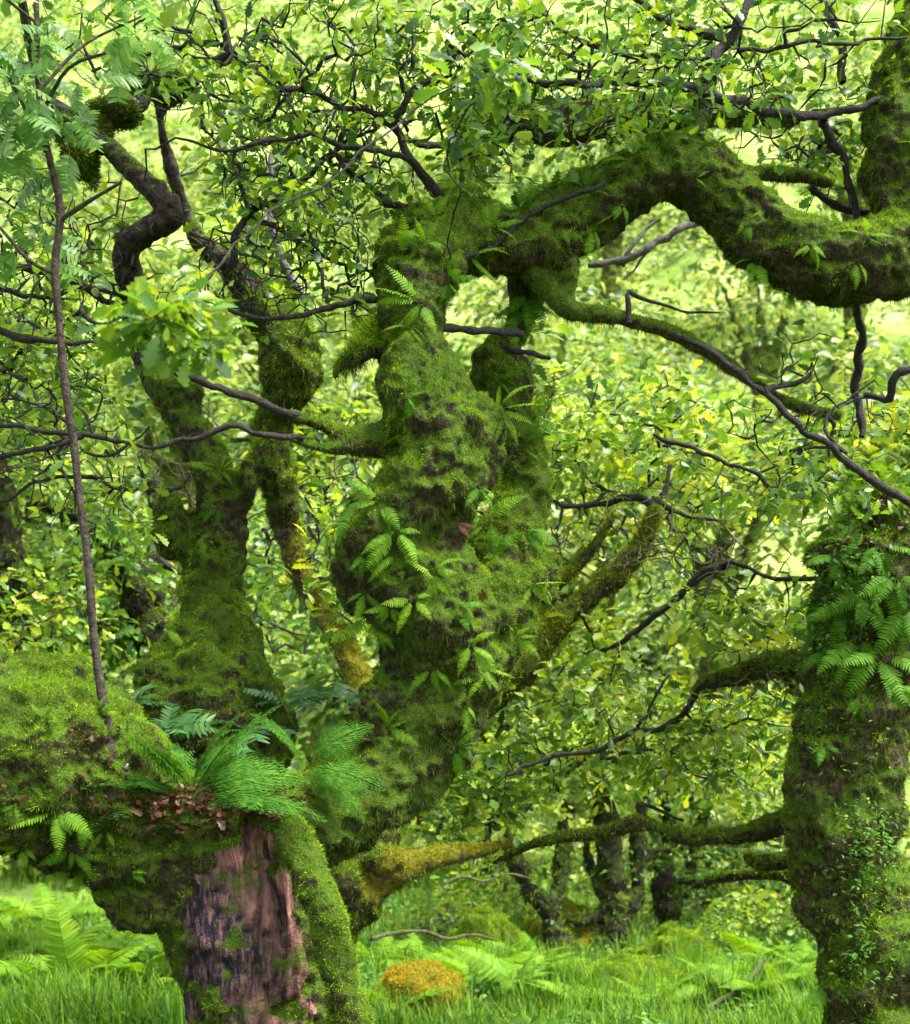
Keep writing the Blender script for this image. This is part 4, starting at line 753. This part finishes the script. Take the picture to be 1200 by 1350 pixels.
# big soft fern in the fork
hf = hit(285, 1050, [BVo]); c = (hf[0] if hf else P(285, 1050, 4.1)); c = c+np.array([-.06, -.03, 0])
dirs = [(-1, -.3, .1), (-1, -.5, .25), (-1, -.2, .35), (-.8, -.5, .5), (-.35, -.5, .75), (.1, -.4, .8), (.45, -.5, .85), (.8, -.3, .45), (1, -.4, .15), (.3, .3, 1), (-.5, .4, .8), (.9, .2, .7)]
fern(c, dirs, [.5, .44, .46, .4, .33, .33, .42, .36, .42, .33, .36, .36], 'large feathery fern fanned out of the litter in the fork of the twisted oak', 'lady', 'fork_fern', up=(0, -.3, 1))
c2 = P(400, 1010, 4.25); fern(c2, [(.7, -.6, .0), (.9, -.5, -.35), (.5, -.4, .5), (-.2, -.5, .8)], [.3, .26, .26, .24], 'dark feathery fern spilling over the right side of the fork', 'lady', 'fork_fern', up=(0, -.6, .8))
for (px, py, Y, lab) in ((215, 940, 4.35, 'glossy leafed rowan seedling on the left of the fork'), (330, 935, 4.5, 'glossy leafed rowan seedling behind the big fork fern'), (170, 900, 4.5, 'leafy seedling close to the sapling base'), (440, 900, 4.8, 'leafy seedling between the left stem and the right fork'), (380, 900, 4.6, 'leafy seedling at the foot of the left stem'), (260, 975, 4.3, 'low leafy seedling in the middle of the fork')):
    dirs = [(math.cos(a), .8*math.sin(a)-.2, .25+.5*rng.random()) for a in rng.random(11)*6.28]
    fern(P(px, py+30, Y), dirs, .1+.08*rng.random(11), lab, 'row', 'seedling_leaf', group='rowan seedlings in the fork', cat_='seedling', name='rowan_seedling', up=(0, -.3, 1))
# litter
def litter(name, pts, label, n=None, s=.026, m='dead'):
    up = nrm(np.array([0, -.2, 1.])+rng.normal(size=(len(pts), 3))*.9); d_ = nrm(rng.normal(size=(len(pts), 3))*np.array([1, 1, .25]))
    V, Fq = instance(OAKM, pts, frames(d_, up), s*(.6+.8*rng.random(len(pts)))); return tag(mesh_obj(name, V, Fq, M[m]), label, None, None, 'stuff')
pts = []
for (px, py, sx, sy, n) in ((280, 1056, 110, 22, 520), (215, 1075, 60, 26, 120), (455, 960, 40, 22, 130), (350, 1062, 60, 22, 160), (110, 1005, 120, 60, 60), (640, 700, 20, 90, 14), (1150, 700, 90, 60, 300), (200, 960, 120, 40, 60)):
    for _ in range(n):
        a = rng.normal(size=2); h = hit(px+a[0]*sx*.5, py+a[1]*sy*.5, [BVo, BVr])
        if h: pts.append(h[0]+h[1]*.012*rng.random())
litter('leaf_litter', np.array(pts), 'brown fallen oak leaves caught in the fork of the twisted oak')

for (px, py, lp, an, lab) in ((668, 690, 34, 268, 'dark red withered frond hanging on the right shoulder'), (632, 775, 34, 280, 'dark red withered frond below the right shoulder'), (600, 690, 40, 325, 'orange withered frond under the chest of the central limb'), (1100, 700, 50, 250, 'withered red frond on the stout oak shoulder'), (300, 1075, 50, 20, 'withered brown frond lying in the litter')):
    h = hit(px, py, [BVo, BVr]) or hit(px-40, py-40, [BVo]) or hit(px-70, py-70, [BVo])
    if h: a = R(an); fern(h[0]+h[1]*.006, [(math.cos(a), -.25, math.sin(a)), (math.cos(a+.3), -.3, math.sin(a+.3))], [lp/F*h[0][1]*.7]*2, lab, 'poly', 'rust', group='withered fronds', cat_='withered frond', name='withered_frond')
V, Fq = tube(catmull(pxpath([(567, 790, 4.34, 3), (566, 820, 4.33, 3.5), (566, 842, 4.33, 2.5), (568, 860, 4.33, .8)]), lambda r: .01), 7, .2); mesh_obj('root_tip', V, Fq, M['dead'], oak)

# ================================================================== BOULDERS
def boulder(px, Y, rx, rz, label, moss='moss_yellow', ry=None, seed=0):
    g = G(px, Y); ry = ry or rx; th, ph = np.meshgrid(np.linspace(0.02, np.pi-.02, 60), np.arange(90)/90*2*np.pi, indexing='ij')
    v = np.stack([np.sin(th)*np.cos(ph), np.sin(th)*np.sin(ph), np.cos(th)], -1).reshape(-1, 3); q = v*(1+1.1*(fbm(v*1.3+seed*7, 3)-.5)[:, None]+.3*(fbm(v*5+seed, 2)-.5)[:, None])
    V = q*np.array([rx, ry, rz]); i, j = np.meshgrid(np.arange(59), np.arange(90), indexing='ij')
    Fq = np.stack([i*90+j, (i+1)*90+j, (i+1)*90+(j+1) % 90, i*90+(j+1) % 90], -1).reshape(-1, 4)
    root = empty('mossy_boulder', g, label, 'boulder', 'boulders in the grass'); V = V+g
    o = mesh_obj('rock', V, Fq, M['yellow_body' if moss != 'moss' else 'back_body'], root)
    moss_on(V, Fq, o, density=45000, L=.014, W=.0035, mt=moss, mh=moss, top=-.2); return root
boulder(538, 9.6, .36, .29, 'round boulder capped with orange yellow moss right of the trunk', 'moss_orange', seed=1)
boulder(15, 9.4, .38, .2, 'low yellow mossed boulder in the bottom left corner', seed=2)
boulder(810, 10.6, .8, .33, 'broad low boulder with short green moss before the far oaks', 'moss', seed=3)
boulder(640, 11.8, .35, .5, 'hummocky green boulder left of the forked dark oak', 'moss', seed=4)
boulder(890, 12.0, .4, .4, 'mossy boulder at the foot of the ivy clad oak', 'moss', seed=5)
boulder(745, 12.9, .5, .45, 'yellowish boulder half hidden between the far oaks', 'moss_yellow', seed=6)

# ================================================================== GROUND COVER
def ground_pts(n, x0, x1, y0, y1):
    px = x0+(x1-x0)*rng.random(n); Y = y0+(y1-y0)*rng.random(n); x = (px-CX)/F*Y; return np.stack([x, Y, gz(x, Y)], -1)
def grass(p, Lmin, Lmax, W=.004):
    n = len(p); L = Lmin+(Lmax-Lmin)*rng.random(n); a = rng.random(n)*6.283; lean_ = .1+.55*rng.random(n)
    d_ = np.stack([np.cos(a), np.sin(a), 0*a], -1); s_ = np.stack([-np.sin(a), np.cos(a), 0*a], -1); V = []
    for u, ww in ((0, 1), (.35, .9), (.7, .6), (1, .08)):
        c = p+d_*(L*lean_*u**2)[:, None]+np.array([0, 0, 1.])*(L*(u-.25*lean_*u**3))[:, None]; V += [c-s_*W*ww, c+s_*W*ww]
    V = np.stack(V, 1).reshape(-1, 3); q = np.array([[0, 1, 3, 2], [2, 3, 5, 4], [4, 5, 7, 6]]); return V, (q[None]+(np.arange(n)*8)[:, None, None]).reshape(-1, 4)
p = np.concatenate([ground_pts(30000, -120, 460, 7.6, 14), ground_pts(20000, 440, 1220, 7.6, 12), ground_pts(9000, 440, 1300, 12, 16), ground_pts(22000, -100, 1300, 14, 20)])
p = p[fbm(p*1.6+4, 2)+.1*rng.random(len(p)) > .55]
V, Fq = grass(p, .12, .38, .005); tag(mesh_obj('grass', V, Fq, M['grass']), 'long fresh grass between the boulders and the oaks', kind='stuff')
p = np.concatenate([ground_pts(11000, -150, 500, 7.6, 14), ground_pts(16000, 440, 1250, 7.6, 15)]); p[:, 2] += .03+.25*rng.random(len(p))*fbm(p*1.3, 2); p = p[fbm(p*2.1+14, 2)+.15*rng.random(len(p)) > .56]
V, Fq = leaves_at(OVAL, p, 3, .06, .06, tilt=.5); tag(mesh_obj('ground_cover', V, Fq, M['herb']), 'low leafy herbs covering the forest floor', kind='stuff')
p = ground_pts(5000, -150, 1250, 8.6, 14); p[:, 2] += .015
V, Fq = instance(OAKM, p, frames(nrm(rng.normal(size=(len(p), 3))*np.array([1, 1, .2])), nrm(np.array([0, 0, 1.])+.4*rng.normal(size=(len(p), 3)))), .05+.03*rng.random(len(p))); tag(mesh_obj('ground_litter', V, Fq, M['dead']), 'brown dead leaves on the forest floor', kind='stuff')
# hillside bracken and bushes
p = np.concatenate([ground_pts(42000, -200, 1400, 15.5, 60), ground_pts(30000, -200, 1400, 50, 100)]); p = p[fbm(p*np.array([.35, .35, 0])+8, 3)+.15*rng.random(len(p)) > .56]; p[:, 2] += .1+.4*rng.random(len(p))
V, Fq = leaves_at(OAKF, p, 3, .3, .26, tilt=.6); tag(mesh_obj('hillside_bracken', V, Fq, M['oak_leaf_far']), 'pale bracken and scrub covering the slope beyond the wood', kind='stuff')
# ground ferns
gf = [(40, 9.3), (130, 10.4), (80, 10.6), (170, 11.2), (10, 10.6), (220, 11), (60, 12.2), (600, 11.2), (660, 10.8), (1010, 11.4), (720, 10.2), (520, 9.2), (60, 9.9), (150, 9.6), (205, 10.4), (110, 11.2), (190, 12.2), (20, 11.6), (240, 9.8), (100, 9.2), (500, 11), (560, 10.6), (620, 10.2), (680, 9.8), (700, 11.4), (600, 12), (950, 10.4), (1030, 10.4), (990, 9.8), (860, 9.6), (1060, 11), (760, 9.6), (1090, 10.6), (480, 12.6)]
gl = ['fern at the very bottom left corner', 'fern mid way in the left grass', 'fern left of the mid grass fern', 'fern in the deeper left grass', 'fern at the left picture edge by the yellow boulder', 'fern touching the left of the trunk higher up', 'high fern in the far left grass', 'fern in front of the hummocky boulder', 'fern between hummocky and broad boulders', 'fern right of the broad low boulder near the shrub', 'fern on the near side of the broad boulder', 'fern at the base right of the mossy ridge', 'bright fern clump low at the left beside the yellow boulder', 'arching fern clump in the grass below the left limb', 'fern clump close against the left of the trunk', 'pale fern clump amid the long grass', 'fern clump in the shadow under the left limb', 'fern at the far left edge of the grass', 'dark fern clump hard by the trunk base', 'bright fern in the bottom left foreground',
 'fern just right of the trunk', 'fern behind the orange boulder', 'fern clump right of the orange boulder', 'fern clump at the bottom centre', 'fern before the forked dark oak', 'pale fern left of the forked dark oak', 'fern right of the broad low boulder', 'dark soft fern left of the stout oak', 'fern at bottom right in the grass', 'small fern in front of the broad low boulder', 'fern beyond the foot of the stout oak', 'fern in the bottom grass under the boulder', 'fern against the stout oak roots', 'fern between trunk and far hummock']
for (px, Y), lab in zip(gf, gl):
    c = G(px, Y); k = 10 if px < 480 else 8; fs = 1. if px < 480 else .75; dirs = [(math.cos(a), math.sin(a), .75+.5*rng.random()) for a in np.arange(k)/k*6.28+rng.random()]
    fern(c+np.array([0, 0, .08]), dirs, (.42+.33*rng.random(k))*fs, lab, 'ground', 'fern_bright', group='ferns growing in the grass', up=(0, 0, 1))
for (px, Y, ww, hh, lab) in ((1000, 12.4, .55, .55, 'leafy green shrub left of the stout oak foot'), (640, 13.2, .6, .7, 'pale leafy shrub left of the far forked oak'), (560, 12.4, .6, .5, 'leafy shrub behind the orange boulder'), (930, 14.6, .7, .9, 'shrub behind the ivy clad oak'), (700, 15, .7, 1.1, 'shrub far behind the forked dark oak'), (1060, 13, .5, .8, 'shrub half hidden by the stout oak'), (20, 15.5, .9, 1.1, 'shrub at the far left beyond the grass'), (130, 16, .9, 1.2, 'shrub beyond the grass under the left limb')):
    g = G(px, Y); root = empty('shrub', g, lab, 'shrub', 'shrubs under the far oaks')
    t = g+np.array([0, 0, hh*.55])+nrm(rng.normal(size=(70, 3)))*np.array([ww, ww*.8, hh*.55])*rng.random((70, 1))**.4; st = np.stack([g+np.array([0, 0, k*.05-.05]) for k in range(6)])
    net = Net(st, .1, .3); net.grow(t); net.tubes(.003, .4, 4, .02).obj('stems', M['brown_twig'], root)
    V, Fq = leaves_at(OAKM, t, 14, .14, .065, var=.5); tag(mesh_obj('leaves', V, Fq, M['oak_leaf_yellow'], root), kind='stuff')
for pts_, lab in (([(490, 1238, 8.6, 3), (520, 1230, 8.7, 3), (560, 1228, 8.8, 2.6), (590, 1238, 8.9, 2.4), (622, 1232, 9, 2), (655, 1240, 9.2, 1.4)], 'thin bare stick lying across the plants right of the trunk'), ([(585, 1166, 10, 2.4), (610, 1156, 10, 2.2), (640, 1162, 10, 2), (668, 1152, 10, 1.6), (700, 1158, 10, 1)], 'bare twiggy stick above the hummocky boulder'), ([(930, 1330, 9.5, 5), (980, 1300, 9.8, 4), (1010, 1262, 10, 3)], 'dead stick leaning in the grass near the stout oak')):
    V, Fq = tube(catmull(pxpath(pts_), lambda r: .05), 6, .4); tag(mesh_obj('fallen_stick', V, Fq, M['brown_twig']), lab, 'stick', 'fallen sticks')
# climbing leaves on the stout oak and on the far oaks
pts = []
for (px, py, sx, sy, n) in ((1140, 1120, 45, 60, 240), (1110, 780, 60, 70, 420), (1060, 830, 25, 60, 160), (1130, 1250, 50, 60, 120), (1090, 960, 60, 60, 60)):
    for _ in range(n):
        a = rng.normal(size=2)*.6; h = hit(px+a[0]*sx, py+a[1]*sy, [BVr])
        if h: pts.append(h[0]+h[1]*.05*rng.random())
V, Fq = leaves_at(OVAL, np.array(pts), 2, .025, .024); tag(mesh_obj('creeper', V, Fq, M['herb']), 'small leafy creeper climbing the bark of the stout oak', 'creeper')
